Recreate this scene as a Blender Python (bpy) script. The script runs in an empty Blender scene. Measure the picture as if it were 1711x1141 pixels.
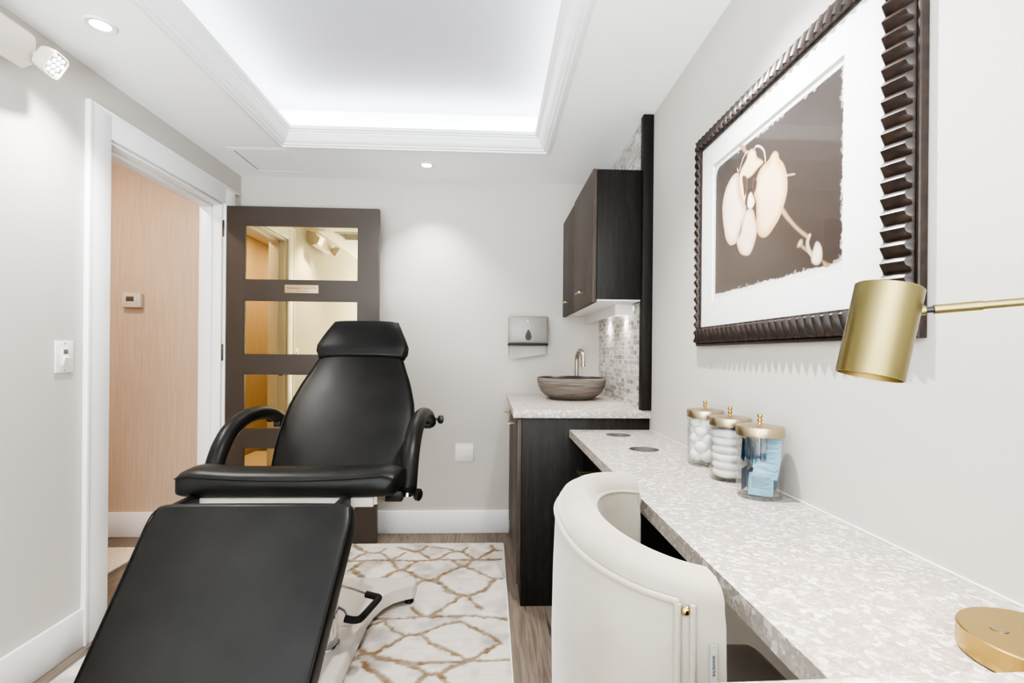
import bpy, bmesh, math, random
import numpy as np
from mathutils import Vector, Matrix
random.seed(7); np.random.seed(7)
SC = bpy.context.scene
COL = SC.collection
PI = math.pi
R = math.radians

# ------------------------------------------------------------ materials
def lin(c):
    if isinstance(c, str):
        c = [int(c[i:i+2], 16)/255 for i in (0, 2, 4)]
    return tuple(((v/12.92) if v <= .04045 else ((v+.055)/1.055)**2.4) for v in c) + (1.0,)

def new_mat(name):
    m = bpy.data.materials.new(name); m.use_nodes = True
    nt = m.node_tree; b = nt.nodes['Principled BSDF']
    return m, nt, b

def N(nt, kind, **kw):
    n = nt.nodes.new(kind)
    for k, v in kw.items():
        if k in n.inputs: n.inputs[k].default_value = v
        else: setattr(n, k, v)
    return n

def coords(nt, scale=(1, 1, 1), kind='Object', rot=(0, 0, 0)):
    tc = nt.nodes.new('ShaderNodeTexCoord'); mp = nt.nodes.new('ShaderNodeMapping')
    mp.inputs['Scale'].default_value = scale; mp.inputs['Rotation'].default_value = rot
    nt.links.new(tc.outputs[kind], mp.inputs['Vector'])
    return mp.outputs['Vector']

def ramp(nt, fac, stops):
    r = nt.nodes.new('ShaderNodeValToRGB'); e = r.color_ramp.elements
    while len(e) < len(stops): e.new(.5)
    for i, (p, c) in enumerate(stops):
        e[i].position = p; e[i].color = lin(c)
    nt.links.new(fac, r.inputs['Fac'])
    return r.outputs['Color']

def bump(nt, b, height, strength=.2, dist=.002):
    bp = N(nt, 'ShaderNodeBump', Strength=strength, Distance=dist)
    nt.links.new(height, bp.inputs['Height']); nt.links.new(bp.outputs['Normal'], b.inputs['Normal'])

def simple(name, color, rough=.5, metal=0., noise=None, spec=None, var=None, coat=0.):
    m, nt, b = new_mat(name)
    b.inputs['Base Color'].default_value = lin(color)
    b.inputs['Roughness'].default_value = rough; b.inputs['Metallic'].default_value = metal
    if spec is not None: b.inputs['Specular IOR Level'].default_value = spec
    if coat: b.inputs['Coat Weight'].default_value = coat
    if noise or var:
        v = coords(nt)
        if var:
            n = N(nt, 'ShaderNodeTexNoise', Scale=var[0], Detail=4.0)
            nt.links.new(v, n.inputs['Vector'])
            nt.links.new(ramp(nt, n.outputs['Fac'], [(.35, color), (.65, var[1])]), b.inputs['Base Color'])
        if noise:
            n = N(nt, 'ShaderNodeTexNoise', Scale=noise[0], Detail=3.0)
            nt.links.new(v, n.inputs['Vector'])
            bump(nt, b, n.outputs['Fac'], noise[1], noise[2])
    return m

def emit(name, color, strength):
    m, nt, b = new_mat(name)
    b.inputs['Base Color'].default_value = lin(color)
    b.inputs['Emission Color'].default_value = lin(color)
    b.inputs['Emission Strength'].default_value = strength
    return m

def mat_wood_dark(name='dark stained oak', cols=('100e0d', '1f1b18', '302a26')):
    m, nt, b = new_mat(name)
    v = coords(nt, (26, 26, 1.3))
    n = N(nt, 'ShaderNodeTexNoise', Scale=2.2, Detail=6.0, Distortion=.8); nt.links.new(v, n.inputs['Vector'])
    n2 = N(nt, 'ShaderNodeTexNoise', Scale=14.0, Detail=3.0); nt.links.new(v, n2.inputs['Vector'])
    mx = N(nt, 'ShaderNodeMath', operation='MULTIPLY'); nt.links.new(n.outputs['Fac'], mx.inputs[0]); nt.links.new(n2.outputs['Fac'], mx.inputs[1])
    nt.links.new(ramp(nt, mx.outputs[0], [(.12, cols[0]), (.30, cols[1]), (.45, cols[2])]), b.inputs['Base Color'])
    b.inputs['Roughness'].default_value = .5; b.inputs['Specular IOR Level'].default_value = .3
    bump(nt, b, n2.outputs['Fac'], .15, .001)
    return m

def mat_stone():
    m, nt, b = new_mat('speckled quartz')
    v = coords(nt)
    w = N(nt, 'ShaderNodeTexNoise', Scale=40.0, Detail=2.0); nt.links.new(v, w.inputs['Vector'])
    add = N(nt, 'ShaderNodeVectorMath', operation='MULTIPLY_ADD')
    nt.links.new(w.outputs['Color'], add.inputs[0]); add.inputs[1].default_value = (.02, .02, .02); nt.links.new(v, add.inputs[2])
    vo = N(nt, 'ShaderNodeTexVoronoi', Scale=105.0); nt.links.new(add.outputs[0], vo.inputs['Vector'])
    vo2 = N(nt, 'ShaderNodeTexVoronoi', Scale=230.0); nt.links.new(add.outputs[0], vo2.inputs['Vector'])
    sep = N(nt, 'ShaderNodeSeparateColor'); nt.links.new(vo.outputs['Color'], sep.inputs[0])
    sep2 = N(nt, 'ShaderNodeSeparateColor'); nt.links.new(vo2.outputs['Color'], sep2.inputs[0])
    base = ramp(nt, sep.outputs[0], [(.0, '968d84'), (.55, 'a39b92'), (.75, 'b2aaa2'), (.9, 'dcd8d2')])
    fine = ramp(nt, sep2.outputs[0], [(.0, '8a8178'), (.15, 'a69e95'), (.8, 'a69e95'), (.95, 'dfdbd5')])
    mix = N(nt, 'ShaderNodeMix', data_type='RGBA'); mix.inputs['Factor'].default_value = .4
    nt.links.new(base, mix.inputs['A']); nt.links.new(fine, mix.inputs['B'])
    nt.links.new(mix.outputs['Result'], b.inputs['Base Color'])
    b.inputs['Roughness'].default_value = .38
    return m

def mat_floor():
    m, nt, b = new_mat('weathered oak planks')
    v = coords(nt, rot=(0, 0, PI/2))
    br = N(nt, 'ShaderNodeTexBrick', Scale=1.0)
    br.inputs['Brick Width'].default_value = 1.25; br.inputs['Row Height'].default_value = .185
    br.inputs['Mortar Size'].default_value = .0015; br.inputs['Mortar Smooth'].default_value = .2
    br.inputs['Color1'].default_value = lin('7c6f62'); br.inputs['Color2'].default_value = lin('685d53')
    br.inputs['Mortar'].default_value = lin('55473e'); br.offset = .37
    nt.links.new(v, br.inputs['Vector'])
    vg = coords(nt, (30, 1.6, 1))
    n = N(nt, 'ShaderNodeTexNoise', Scale=2.0, Detail=8.0, Distortion=1.2); nt.links.new(vg, n.inputs['Vector'])
    g = ramp(nt, n.outputs['Fac'], [(.28, '4b4138'), (.45, '766a5e'), (.62, '928476'), (.8, '6b5f54')])
    mix = N(nt, 'ShaderNodeMix', data_type='RGBA', blend_type='MULTIPLY'); mix.inputs['Factor'].default_value = .0
    mix2 = N(nt, 'ShaderNodeMix', data_type='RGBA'); mix2.inputs['Factor'].default_value = .5
    nt.links.new(br.outputs['Color'], mix2.inputs['A']); nt.links.new(g, mix2.inputs['B'])
    vk = coords(nt, (9, .9, 1))
    k = N(nt, 'ShaderNodeTexNoise', Scale=3.0, Detail=5.0, Distortion=2.0); nt.links.new(vk, k.inputs['Vector'])
    kk = ramp(nt, k.outputs['Fac'], [(.30, '4a3c33'), (.36, 'ffffff')])
    nt.links.new(mix2.outputs['Result'], mix.inputs['A']); nt.links.new(kk, mix.inputs['B']); mix.inputs['Factor'].default_value = .7
    nt.links.new(mix.outputs['Result'], b.inputs['Base Color'])
    b.inputs['Roughness'].default_value = .5
    bump(nt, b, n.outputs['Fac'], .1, .001)
    return m

def mat_mosaic():
    m, nt, b = new_mat('grey stone mosaic')
    tc = nt.nodes.new('ShaderNodeTexCoord'); sp = nt.nodes.new('ShaderNodeSeparateXYZ'); cb = nt.nodes.new('ShaderNodeCombineXYZ')
    nt.links.new(tc.outputs['Object'], sp.inputs[0]); nt.links.new(sp.outputs['Y'], cb.inputs['X']); nt.links.new(sp.outputs['Z'], cb.inputs['Y'])
    br = N(nt, 'ShaderNodeTexBrick', Scale=1.0); br.offset = 0.0; br.squash = 1.0
    br.inputs['Brick Width'].default_value = .055; br.inputs['Row Height'].default_value = .0245
    br.inputs['Mortar Size'].default_value = .0016; br.inputs['Bias'].default_value = -.1
    br.inputs['Color1'].default_value = lin('dedbd7'); br.inputs['Color2'].default_value = lin('99938d')
    br.inputs['Mortar'].default_value = lin('e9e7e3')
    nt.links.new(cb.outputs[0], br.inputs['Vector'])
    n = N(nt, 'ShaderNodeTexNoise', Scale=55.0, Detail=4.0, Distortion=1.5); nt.links.new(cb.outputs[0], n.inputs['Vector'])
    g = ramp(nt, n.outputs['Fac'], [(.3, 'b0aaa4'), (.6, 'ffffff')])
    mix = N(nt, 'ShaderNodeMix', data_type='RGBA', blend_type='MULTIPLY'); mix.inputs['Factor'].default_value = .8
    nt.links.new(br.outputs['Color'], mix.inputs['A']); nt.links.new(g, mix.inputs['B'])
    nt.links.new(mix.outputs['Result'], b.inputs['Base Color'])
    b.inputs['Roughness'].default_value = .25
    bump(nt, b, br.outputs['Fac'], -.3, .001)
    return m

def mat_wallpaper():
    m, nt, b = new_mat('beige grasscloth wallpaper')
    v = coords(nt, (60, 60, 2.0))
    n = N(nt, 'ShaderNodeTexNoise', Scale=2.0, Detail=4.0); nt.links.new(v, n.inputs['Vector'])
    nt.links.new(ramp(nt, n.outputs['Fac'], [(.3, 'c4ae97'), (.7, 'cfbda9')]), b.inputs['Base Color'])
    b.inputs['Roughness'].default_value = .7
    return m

def mat_leather():
    m, nt, b = new_mat('black vinyl leather')
    v = coords(nt)
    n = N(nt, 'ShaderNodeTexNoise', Scale=9.0, Detail=5.0); nt.links.new(v, n.inputs['Vector'])
    nt.links.new(ramp(nt, n.outputs['Fac'], [(.3, '171614'), (.7, '1f1e1c')]), b.inputs['Base Color'])
    r = N(nt, 'ShaderNodeMapRange'); r.inputs['To Min'].default_value = .32; r.inputs['To Max'].default_value = .44
    nt.links.new(n.outputs['Fac'], r.inputs['Value']); nt.links.new(r.outputs[0], b.inputs['Roughness'])
    vo = N(nt, 'ShaderNodeTexVoronoi', Scale=700.0); nt.links.new(v, vo.inputs['Vector'])
    bump(nt, b, vo.outputs['Distance'], .12, .0005)
    b.inputs['Specular IOR Level'].default_value = .2
    return m

def mat_velvet():
    m, nt, b = new_mat('cream velvet')
    v = coords(nt)
    n = N(nt, 'ShaderNodeTexNoise', Scale=7.0, Detail=4.0); nt.links.new(v, n.inputs['Vector'])
    nt.links.new(ramp(nt, n.outputs['Fac'], [(.35, '958d80'), (.65, 'a29a8d')]), b.inputs['Base Color'])
    b.inputs['Roughness'].default_value = .85
    b.inputs['Sheen Weight'].default_value = .5; b.inputs['Sheen Roughness'].default_value = .4
    n2 = N(nt, 'ShaderNodeTexNoise', Scale=500.0, Detail=2.0); nt.links.new(v, n2.inputs['Vector'])
    bump(nt, b, n2.outputs['Fac'], .1, .0006)
    return m

def mat_brass(name, color, rough, scale=(2, 2, 250)):
    m, nt, b = new_mat(name)
    v = coords(nt, scale)
    n = N(nt, 'ShaderNodeTexNoise', Scale=3.0, Detail=3.0); nt.links.new(v, n.inputs['Vector'])
    b.inputs['Base Color'].default_value = lin(color); b.inputs['Metallic'].default_value = 1
    b.inputs['Roughness'].default_value = rough
    bump(nt, b, n.outputs['Fac'], .08, .0004)
    return m

def mat_glass(name, tint=(.965, .97, .965), low=.06, high=.75, rough=.01):
    m = bpy.data.materials.new(name); m.use_nodes = True; nt = m.node_tree
    nt.nodes.remove(nt.nodes['Principled BSDF']); out = nt.nodes['Material Output']
    t = N(nt, 'ShaderNodeBsdfTransparent'); t.inputs['Color'].default_value = (*tint, 1)
    g = N(nt, 'ShaderNodeBsdfGlossy'); g.inputs['Roughness'].default_value = rough
    lw = N(nt, 'ShaderNodeLayerWeight', Blend=.5)
    pw = N(nt, 'ShaderNodeMath', operation='POWER'); pw.inputs[1].default_value = 5.0
    ma = N(nt, 'ShaderNodeMath', operation='MULTIPLY_ADD'); ma.inputs[1].default_value = high; ma.inputs[2].default_value = low
    nt.links.new(lw.outputs['Facing'], pw.inputs[0]); nt.links.new(pw.outputs[0], ma.inputs[0])
    mx = N(nt, 'ShaderNodeMixShader')
    nt.links.new(ma.outputs[0], mx.inputs[0]); nt.links.new(t.outputs[0], mx.inputs[1]); nt.links.new(g.outputs[0], mx.inputs[2])
    nt.links.new(mx.outputs[0], out.inputs['Surface'])
    return m

def mat_bowl():
    m, nt, b = new_mat('brushed grey stone')
    v = coords(nt, (3, 3, 70))
    n = N(nt, 'ShaderNodeTexNoise', Scale=2.0, Detail=6.0, Distortion=.6); nt.links.new(v, n.inputs['Vector'])
    nt.links.new(ramp(nt, n.outputs['Fac'], [(.3, '554d46'), (.5, '766d65'), (.7, '938a81')]), b.inputs['Base Color'])
    b.inputs['Roughness'].default_value = .55
    bump(nt, b, n.outputs['Fac'], .3, .002)
    return m

def mat_vertex(name, rough=.8, grain=None, sheen=0, bumpd=None):
    m, nt, b = new_mat(name)
    a = N(nt, 'ShaderNodeAttribute', attribute_name='Col')
    nt.links.new(a.outputs['Color'], b.inputs['Base Color'])
    b.inputs['Roughness'].default_value = rough
    if sheen: b.inputs['Sheen Weight'].default_value = sheen
    if bumpd:
        v = coords(nt); n = N(nt, 'ShaderNodeTexNoise', Scale=bumpd[0], Detail=4.0); nt.links.new(v, n.inputs['Vector'])
        bump(nt, b, n.outputs['Fac'], bumpd[1], bumpd[2])
    return m

M = dict(
    wall=simple('greige wall paint', 'c4bfb8', .6, noise=(180, .04, .001)),
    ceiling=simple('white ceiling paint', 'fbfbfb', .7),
    tray=simple('shaded ceiling paint copy', 'b8b8bd', .8),  # ceiling colour darkened for the tray, shade painted in against its strong light
    trim=simple('white gloss trim paint', 'efefef', .35),
    beige=mat_wallpaper(), floor=mat_floor(), wood=mat_wood_dark(), wood_lit=mat_wood_dark('dark oak lit copy', ('413933', '4c433d', '5a5049')), stone=mat_stone(), mosaic=mat_mosaic(),  # door fronts: wood tone lightened to paint in the light they catch
    leather=mat_leather(), velvet=mat_velvet(),
    brass=mat_brass('brushed brass', '857a54', .30), brass_lid=mat_brass('champagne metal', 'b9aa8e', .3),
    brass_base=mat_brass('satin gold brass', 'b59c62', .28, (80, 2, 2)),
    nickel=mat_brass('brushed nickel', 'aa9a7e', .3), chrome=simple('polished chrome', 'c8c8c8', .15, 1.),
    glass=mat_glass('clear jar glass'), pane=mat_glass('picture glass', (1, 1, 1)),
    mirror=simple('warm mirrored glass', 'ecd9a6', .015, 1.),
    door=simple('taupe door paint', '443b34', .42), hinge=simple('bronze hinge', '5d4a3c', .35, 1.),
    plate=simple('engraved brass plate', 'bda684', .5, .6), ink=simple('dark engraving', '4a3a2a', .6),
    white=simple('white plastic', 'e6e4e1', .4), cream=simple('cream plastic', 'cfc5ba', .45),
    whitemetal=simple('white powder coated steel', 'cbc4bc', .35), black=simple('black plastic', '141414', .4),
    foam=simple('black foam grip', '1a1a1a', .8, noise=(400, .3, .001)),
    led=emit('lit lamp lens', 'fff6ea', 14.), ledwhite=simple('white led reflector', 'b9bcc2', .2),
    ledpuck=emit('under cabinet lamp lens', 'fff8ee', 10.), 
    towel=simple('white paper towel', 'e8e6e2', .9), steel=simple('grey lacquered steel', '938d88', .4, .2),
    smoke=simple('smoked window', '22201e', .45), grey=simple('grey sleeve metal', '6c6864', .5),
    dark=simple('dark slot', '2c2a28', .6), lcd=simple('grey green display', '5b5a4c', .3),
    cotton=simple('white cotton', 'eeecea', .95, noise=(120, .5, .002)),
    gauze=simple('white gauze', 'e8e6e3', .95, noise=(300, .4, .001)),
    packet=simple('blue foil packet', '6b9db8', .35, .1, var=(30, '86b2c6')), packetdark=simple('dark blue foil packet', '1f4f7a', .35, .1, var=(40, '3a6f96')),
    packetink=simple('grey print on packet', '4d6878', .6),
    bowl=mat_bowl(), bowlin=simple('dark bowl glaze', '2b2724', .35),
    frame=simple('dark bronze carved wood', '231a16', .36, .0, var=(60, '32261f')),
    mat=simple('white picture mat', 'e6e6e5', .8), paper=simple('offwhite print paper', 'd9d7d3', .8),
    print_=mat_vertex('sepia orchid print', .5), rug=mat_vertex('cream pile rug', .95, sheen=.2, bumpd=(220, .6, .004)),
    hallrug=simple('gold and cream hall rug', 'c9b79b', .95, var=(90, 'e6ddd0')),
    steelfaucet=mat_brass('brushed steel faucet', 'c4b9a8', .28), thread=simple('grey thread', '4a4a4a', .8),
    gold=simple('polished brass stud', 'bfa268', .2, 1.), tag=simple('grey fabric tag', '9c9b97', .8),
)

# ------------------------------------------------------------ mesh helpers
def finish(bm, name, mat, parent=None, smooth=True, angle=38, loc=None):
    bmesh.ops.recalc_face_normals(bm, faces=bm.faces)
    me = bpy.data.meshes.new(name); bm.to_mesh(me); bm.free()
    if smooth and len(me.polygons):
        me.polygons.foreach_set('use_smooth', [True]*len(me.polygons))
        me.set_sharp_from_angle(angle=R(angle))
    o = bpy.data.objects.new(name, me); COL.objects.link(o)
    if mat is not None: me.materials.append(mat)
    if parent is not None:
        o.parent = parent
        o.matrix_parent_inverse = Matrix.Identity(4)
        if '_origin' in parent:
            off = Vector(parent['_origin']); me.transform(Matrix.Translation(-off)); o['_origin'] = tuple(off)
    return o

def tag(o, label, cat, group=None, kind=None):
    o['label'] = label; o['category'] = cat
    if group: o['group'] = group
    if kind: o['kind'] = kind
    return o

def thing(name, loc, label, cat, group=None):
    o = bpy.data.objects.new(name, None); COL.objects.link(o)
    o.empty_display_size = .05
    o.location = loc; o['_origin'] = tuple(loc)
    return tag(o, label, cat, group)

def clean_origins():
    for o in bpy.data.objects:
        if '_origin' in o: del o['_origin']

def struct(o, label=None):
    o['kind'] = 'structure'
    if label: o['label'] = label
    return o

def box(bm, x0, x1, y0, y1, z0, z1, bev=0., seg=2):
    vs = [bm.verts.new((x, y, z)) for x in (x0, x1) for y in (y0, y1) for z in (z0, z1)]
    fs = [bm.faces.new([vs[i] for i in f]) for f in ((0, 1, 3, 2), (4, 6, 7, 5), (0, 4, 5, 1), (2, 3, 7, 6), (0, 2, 6, 4), (1, 5, 7, 3))]
    if bev:
        ed = list({e for f in fs for e in f.edges})
        bmesh.ops.bevel(bm, geom=ed, offset=bev, segments=seg, affect='EDGES', profile=.5)
    return vs

def mbox(name, mat, parent, *dims, bev=0., seg=2):
    bm = bmesh.new(); box(bm, *dims, bev=bev, seg=seg)
    return finish(bm, name, mat, parent)

def basis(d):
    d = Vector(d).normalized()
    up = Vector((0, 0, 1)) if abs(d.z) < .95 else Vector((1, 0, 0))
    a = d.cross(up).normalized(); b = a.cross(d).normalized()
    return a, b, d

def lathe(bm, origin, axis, prof, n=32, cap=True, arc=None):
    """prof: list of (radius, distance along axis)"""
    a, b, d = basis(axis); o = Vector(origin); rings = []
    for r, h in prof:
        if r < 1e-6: rings.append([bm.verts.new(o + d*h)])
        else: rings.append([bm.verts.new(o + d*h + (a*math.cos(2*PI*i/n) + b*math.sin(2*PI*i/n))*r) for i in range(n)])
    for p, q in zip(rings, rings[1:]):
        if len(p) == 1 and len(q) == 1: continue
        for i in range(n):
            j = (i+1) % n
            if len(p) == 1: bm.faces.new((p[0], q[i], q[j]))
            elif len(q) == 1: bm.faces.new((p[i], p[j], q[0]))
            else: bm.faces.new((p[i], p[j], q[j], q[i]))
    if cap:
        for rg in (rings[0], rings[-1]):
            if len(rg) > 2: bm.faces.new(rg)

def mlathe(name, mat, parent, origin, axis, prof, n=32, cap=True, angle=38):
    bm = bmesh.new(); lathe(bm, origin, axis, prof, n, cap)
    return finish(bm, name, mat, parent, angle=angle)

def spline(pts, k=6):
    """Catmull-Rom through 3-D points"""
    P = [Vector(p) for p in pts]; out = []
    for i in range(len(P)-1):
        p0 = P[max(i-1, 0)]; p1 = P[i]; p2 = P[i+1]; p3 = P[min(i+2, len(P)-1)]
        for s in range(k):
            t = s/k
            out.append(.5*((2*p1) + (p2-p0)*t + (2*p0-5*p1+4*p2-p3)*t*t + (3*p1-p0-3*p2+p3)*t**3))
    out.append(P[-1]); return out

def tube(bm, pts, r, n=10, closed=False, round_end=False):
    P = [Vector(p) for p in pts]; m = len(P)
    rr = r if isinstance(r, (list, tuple)) else [r]*m
    tang = []
    for i in range(m):
        if closed: t = P[(i+1) % m]-P[i-1]
        else: t = P[min(i+1, m-1)]-P[max(i-1, 0)]
        tang.append(t.normalized())
    a, b, _ = basis(tang[0]); rings = []
    for i in range(m):
        t = tang[i]; a = (a - t*a.dot(t)).normalized(); b = t.cross(a)
        rings.append([bm.verts.new(P[i] + (a*math.cos(2*PI*k/n)+b*math.sin(2*PI*k/n))*rr[i]) for k in range(n)])
    for i in range(m if closed else m-1):
        p, q = rings[i], rings[(i+1) % m]
        for k in range(n):
            bm.faces.new((p[k], p[(k+1) % n], q[(k+1) % n], q[k]))
    if not closed:
        if round_end:
            for rg, c, t, r0 in ((rings[0], P[0], -tang[0], rr[0]), (rings[-1], P[-1], tang[-1], rr[-1])):
                prev = rg
                for ang in (30, 60):
                    nr = [bm.verts.new(c + (v.co-c)*math.cos(R(ang)) + t*r0*.6*math.sin(R(ang))) for v in rg]
                    for k in range(n): bm.faces.new((prev[k], prev[(k+1) % n], nr[(k+1) % n], nr[k]))
                    prev = nr
                tip = bm.verts.new(c + t*r0*.6)
                for k in range(n): bm.faces.new((prev[k], prev[(k+1) % n], tip))
        else:
            bm.faces.new(rings[0]); bm.faces.new(rings[-1])

def mtube(name, mat, parent, pts, r, n=10, **kw):
    bm = bmesh.new(); tube(bm, pts, r, n, **kw)
    return finish(bm, name, mat, parent, angle=50)

def sgnpow(v, p): return math.copysign(abs(v)**p, v)

def pad(bm, stations, n=56, expo=7., end=.4, crown=0.):
    """Loft of rounded-rectangle sections. stations: (centre, side unit vector, normal unit vector, half width, half thickness)"""
    rings = []
    def ring(c, s, nn, w, t, shrink=1.):
        vs = []
        for k in range(n):
            a = 2*PI*(k+.5)/n
            x = sgnpow(math.cos(a), 2/expo); y = sgnpow(math.sin(a), 2/expo)
            yy = t*shrink*y
            if crown and y > 0: yy += crown*shrink*(1-abs(x)**2.2)*y
            vs.append(bm.verts.new(c + s*(w-(1-shrink)*t)*x + nn*yy))
        return vs
    S = [(Vector(c), Vector(s), Vector(nn), w, t) for c, s, nn, w, t in stations]
    c0, s0, n0, w0, t0 = S[0]; c1, s1, n1, w1, t1 = S[-1]
    d0 = (c0-S[1][0]).normalized(); d1 = (c1-S[-2][0]).normalized()
    e = t0*end
    for a in (85, 60, 35, 12):
        rings.append(ring(c0 + d0*e*math.sin(R(a)), s0, n0, w0, t0, max(.05, (1-end)+end*math.cos(R(a)))))
    for st in S: rings.append(ring(*st))
    e = t1*end
    for a in (12, 35, 60, 85):
        rings.append(ring(c1 + d1*e*math.sin(R(a)), s1, n1, w1, t1, max(.05, (1-end)+end*math.cos(R(a)))))
    for p, q in zip(rings, rings[1:]):
        for k in range(n): bm.faces.new((p[k], p[(k+1) % n], q[(k+1) % n], q[k]))
    bm.faces.new(rings[0]); bm.faces.new(rings[-1])

def loft(bm, rings, closed_ring=True, caps=True, loop=False):
    V = [[bm.verts.new(p) for p in rg] for rg in rings]; n = len(V[0])
    pairs = list(zip(V, V[1:])) + ([(V[-1], V[0])] if loop else [])
    for p, q in pairs:
        for k in range(n if closed_ring else n-1):
            bm.faces.new((p[k], p[(k+1) % n], q[(k+1) % n], q[k]))
    if caps and closed_ring and not loop:
        bm.faces.new(V[0]); bm.faces.new(V[-1])
    return V

def text_mesh(name, body, mat, parent, size, matrix, ext=.0003):
    cu = bpy.data.curves.new(name, 'FONT'); cu.body = body; cu.size = size; cu.extrude = ext
    cu.align_x = 'CENTER'; cu.align_y = 'CENTER'
    tmp = bpy.data.objects.new(name, cu); COL.objects.link(tmp)
    dg = bpy.context.evaluated_depsgraph_get()
    me = bpy.data.meshes.new_from_object(tmp.evaluated_get(dg))
    bpy.data.objects.remove(tmp); me.name = name
    me.transform(matrix)
    if parent is not None and '_origin' in parent: me.transform(Matrix.Translation(-Vector(parent['_origin'])))
    me.materials.clear(); me.materials.append(mat)
    o = bpy.data.objects.new(name, me); COL.objects.link(o); o.parent = parent
    return o

def grid_mesh(bm, nu, nv, fn):
    V = [[bm.verts.new(fn(i/(nu-1), j/(nv-1))) for j in range(nv)] for i in range(nu)]
    for i in range(nu-1):
        for j in range(nv-1):
            bm.faces.new((V[i][j], V[i+1][j], V[i+1][j+1], V[i][j+1]))
    return V

def copy_tree(o):
    c = o.copy(); COL.objects.link(c)
    for ch in o.children:
        d = ch.copy(); COL.objects.link(d); d.parent = c
        for g in ch.children:
            e = g.copy(); COL.objects.link(e); e.parent = d
    return c

def spot(name, loc, energy, size=100, blend=.8, color=(1, .98, .96), aim=None, radius=.04):
    l = bpy.data.lights.new(name, 'SPOT'); l.energy = energy; l.spot_size = R(size); l.spot_blend = blend
    l.color = color; l.shadow_soft_size = radius
    o = bpy.data.objects.new(name, l); COL.objects.link(o); o.location = loc
    d = Vector(aim)-Vector(loc) if aim else Vector((0, 0, -1))
    o.rotation_euler = d.to_track_quat('-Z', 'Y').to_euler(); return o

def area(name, loc, energy, sx, sy, direction, color=(1, 1, 1)):
    l = bpy.data.lights.new(name, 'AREA'); l.shape = 'RECTANGLE'; l.size = sx; l.size_y = sy; l.energy = energy; l.color = color
    o = bpy.data.objects.new(name, l); COL.objects.link(o); o.location = loc
    o.rotation_euler = Vector(direction).to_track_quat('-Z', 'Y').to_euler(); return o

# ============================================================ THE ROOM
XL, XR, YB, YF, ZC = -1.581, .738, 3.199, -3.0, 2.256
ZT = 2.50                         # upper ceiling of the tray
TX0, TX1, TY0, TY1 = -1.107, .283, -.55, 2.683    # tray opening
HX = -1.701                       # hall side of the left wall
DY0, DY1, DZ = 2.110, 2.992, 2.020 # doorway

def multi(name, mat, boxes, bev=0.):
    bm = bmesh.new()
    for b in boxes: box(bm, *b, bev=bev)
    return finish(bm, name, mat, smooth=False)

struct(multi('wall_left', M['wall'], [(HX, XL, YF, DY0, 0, ZC+.02), (HX, XL, DY0, DY1, DZ, ZC+.02), (HX, XL, DY1, YB+.1, 0, ZC+.02)]))
struct(multi('wall_back', M['wall'], [(XL, XR+.1, YB, YB+.1, 0, ZC+.02)]))
struct(multi('wall_right', M['wall'], [(XR, XR+.1, YF, YB, 0, ZC+.02)]))
struct(multi('wall_front', M['wall'], [(HX, XR+.1, YF-.1, YF, 0, ZC+.02)]))
struct(multi('wall_hall_end', M['beige'], [(-2.85, HX, 3.165, 3.265, 0, 2.47)]))
struct(multi('wall_hall_side', M['beige'], [(-2.85, -2.72, YF-.1, 3.165, 0, 2.47), (-2.72, HX, YF-.2, YF-.1, 0, 2.47)]))
struct(multi('ceiling_hall', M['ceiling'], [(-2.85, HX, YF-.2, 3.265, 2.45, 2.49)]))
struct(multi('floor', M['floor'], [(-2.85, XR+.1, YF-.2, YB+.1, -.06, 0)]))
o = .13
struct(multi('ceiling', M['ceiling'], [
    (HX, TX0, YF-.1, YB+.1, ZC, ZC+.02), (TX1, XR+.1, YF-.1, YB+.1, ZC, ZC+.02),
    (TX0, TX1, TY1, YB+.1, ZC, ZC+.02), (TX0, TX1, YF-.1, TY0, ZC, ZC+.02),
    (TX0-o-.03, TX0-o, TY0-o, TY1+o, ZC+.02, ZT), (TX1+o, TX1+o+.03, TY0-o, TY1+o, ZC+.02, ZT),
    (TX0-o, TX1+o, TY1+o, TY1+o+.03, ZC+.02, ZT), (TX0-o, TX1+o, TY0-o-.03, TY0-o, ZC+.02, ZT),
    ]))
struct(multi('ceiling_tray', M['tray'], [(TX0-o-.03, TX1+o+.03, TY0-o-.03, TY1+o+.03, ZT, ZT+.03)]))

# crown moulding round the tray opening: profile (inward, up)
prof = [(-.030, 0), (-.030, -.010), (-.012, -.012), (-.010, -.004), (.004, -.004), (.006, .002), (.014, .006), (.022, .016), (.028, .030), (.036, .040),
        (.038, .050), (.046, .051), (.047, .058), (.055, .060), (.057, .076), (.046, .079), (.044, .062), (.0, .040), (.0, .0)]
bm = bmesh.new()
loft(bm, [[Vector((x0+sx*d, y0+sy*d, ZC+h)) for d, h in prof] for x0, y0, sx, sy in
          ((TX0, TY0, 1, 1), (TX1, TY0, -1, 1), (TX1, TY1, -1, -1), (TX0, TY1, 1, -1))], loop=True)
struct(finish(bm, 'trim_1', M['trim'], angle=25), 'white crown moulding round the recessed ceiling tray')

# baseboards with an eased top
def baseboard(name, x0, x1, y0, y1, h=.148):
    bm = bmesh.new(); box(bm, x0, x1, y0, y1, 0, h, bev=.005)
    return struct(finish(bm, name, M['trim']))
baseboard('baseboard_left', XL, XL+.016, YF, 2.0, .150)
baseboard('baseboard_back', XL, .13, YB-.016, YB, .146)
baseboard('baseboard_hall', -2.72, HX, 3.149, 3.165, .154)
baseboard('baseboard_front', XL, .09, YF, YF+.016)

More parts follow.
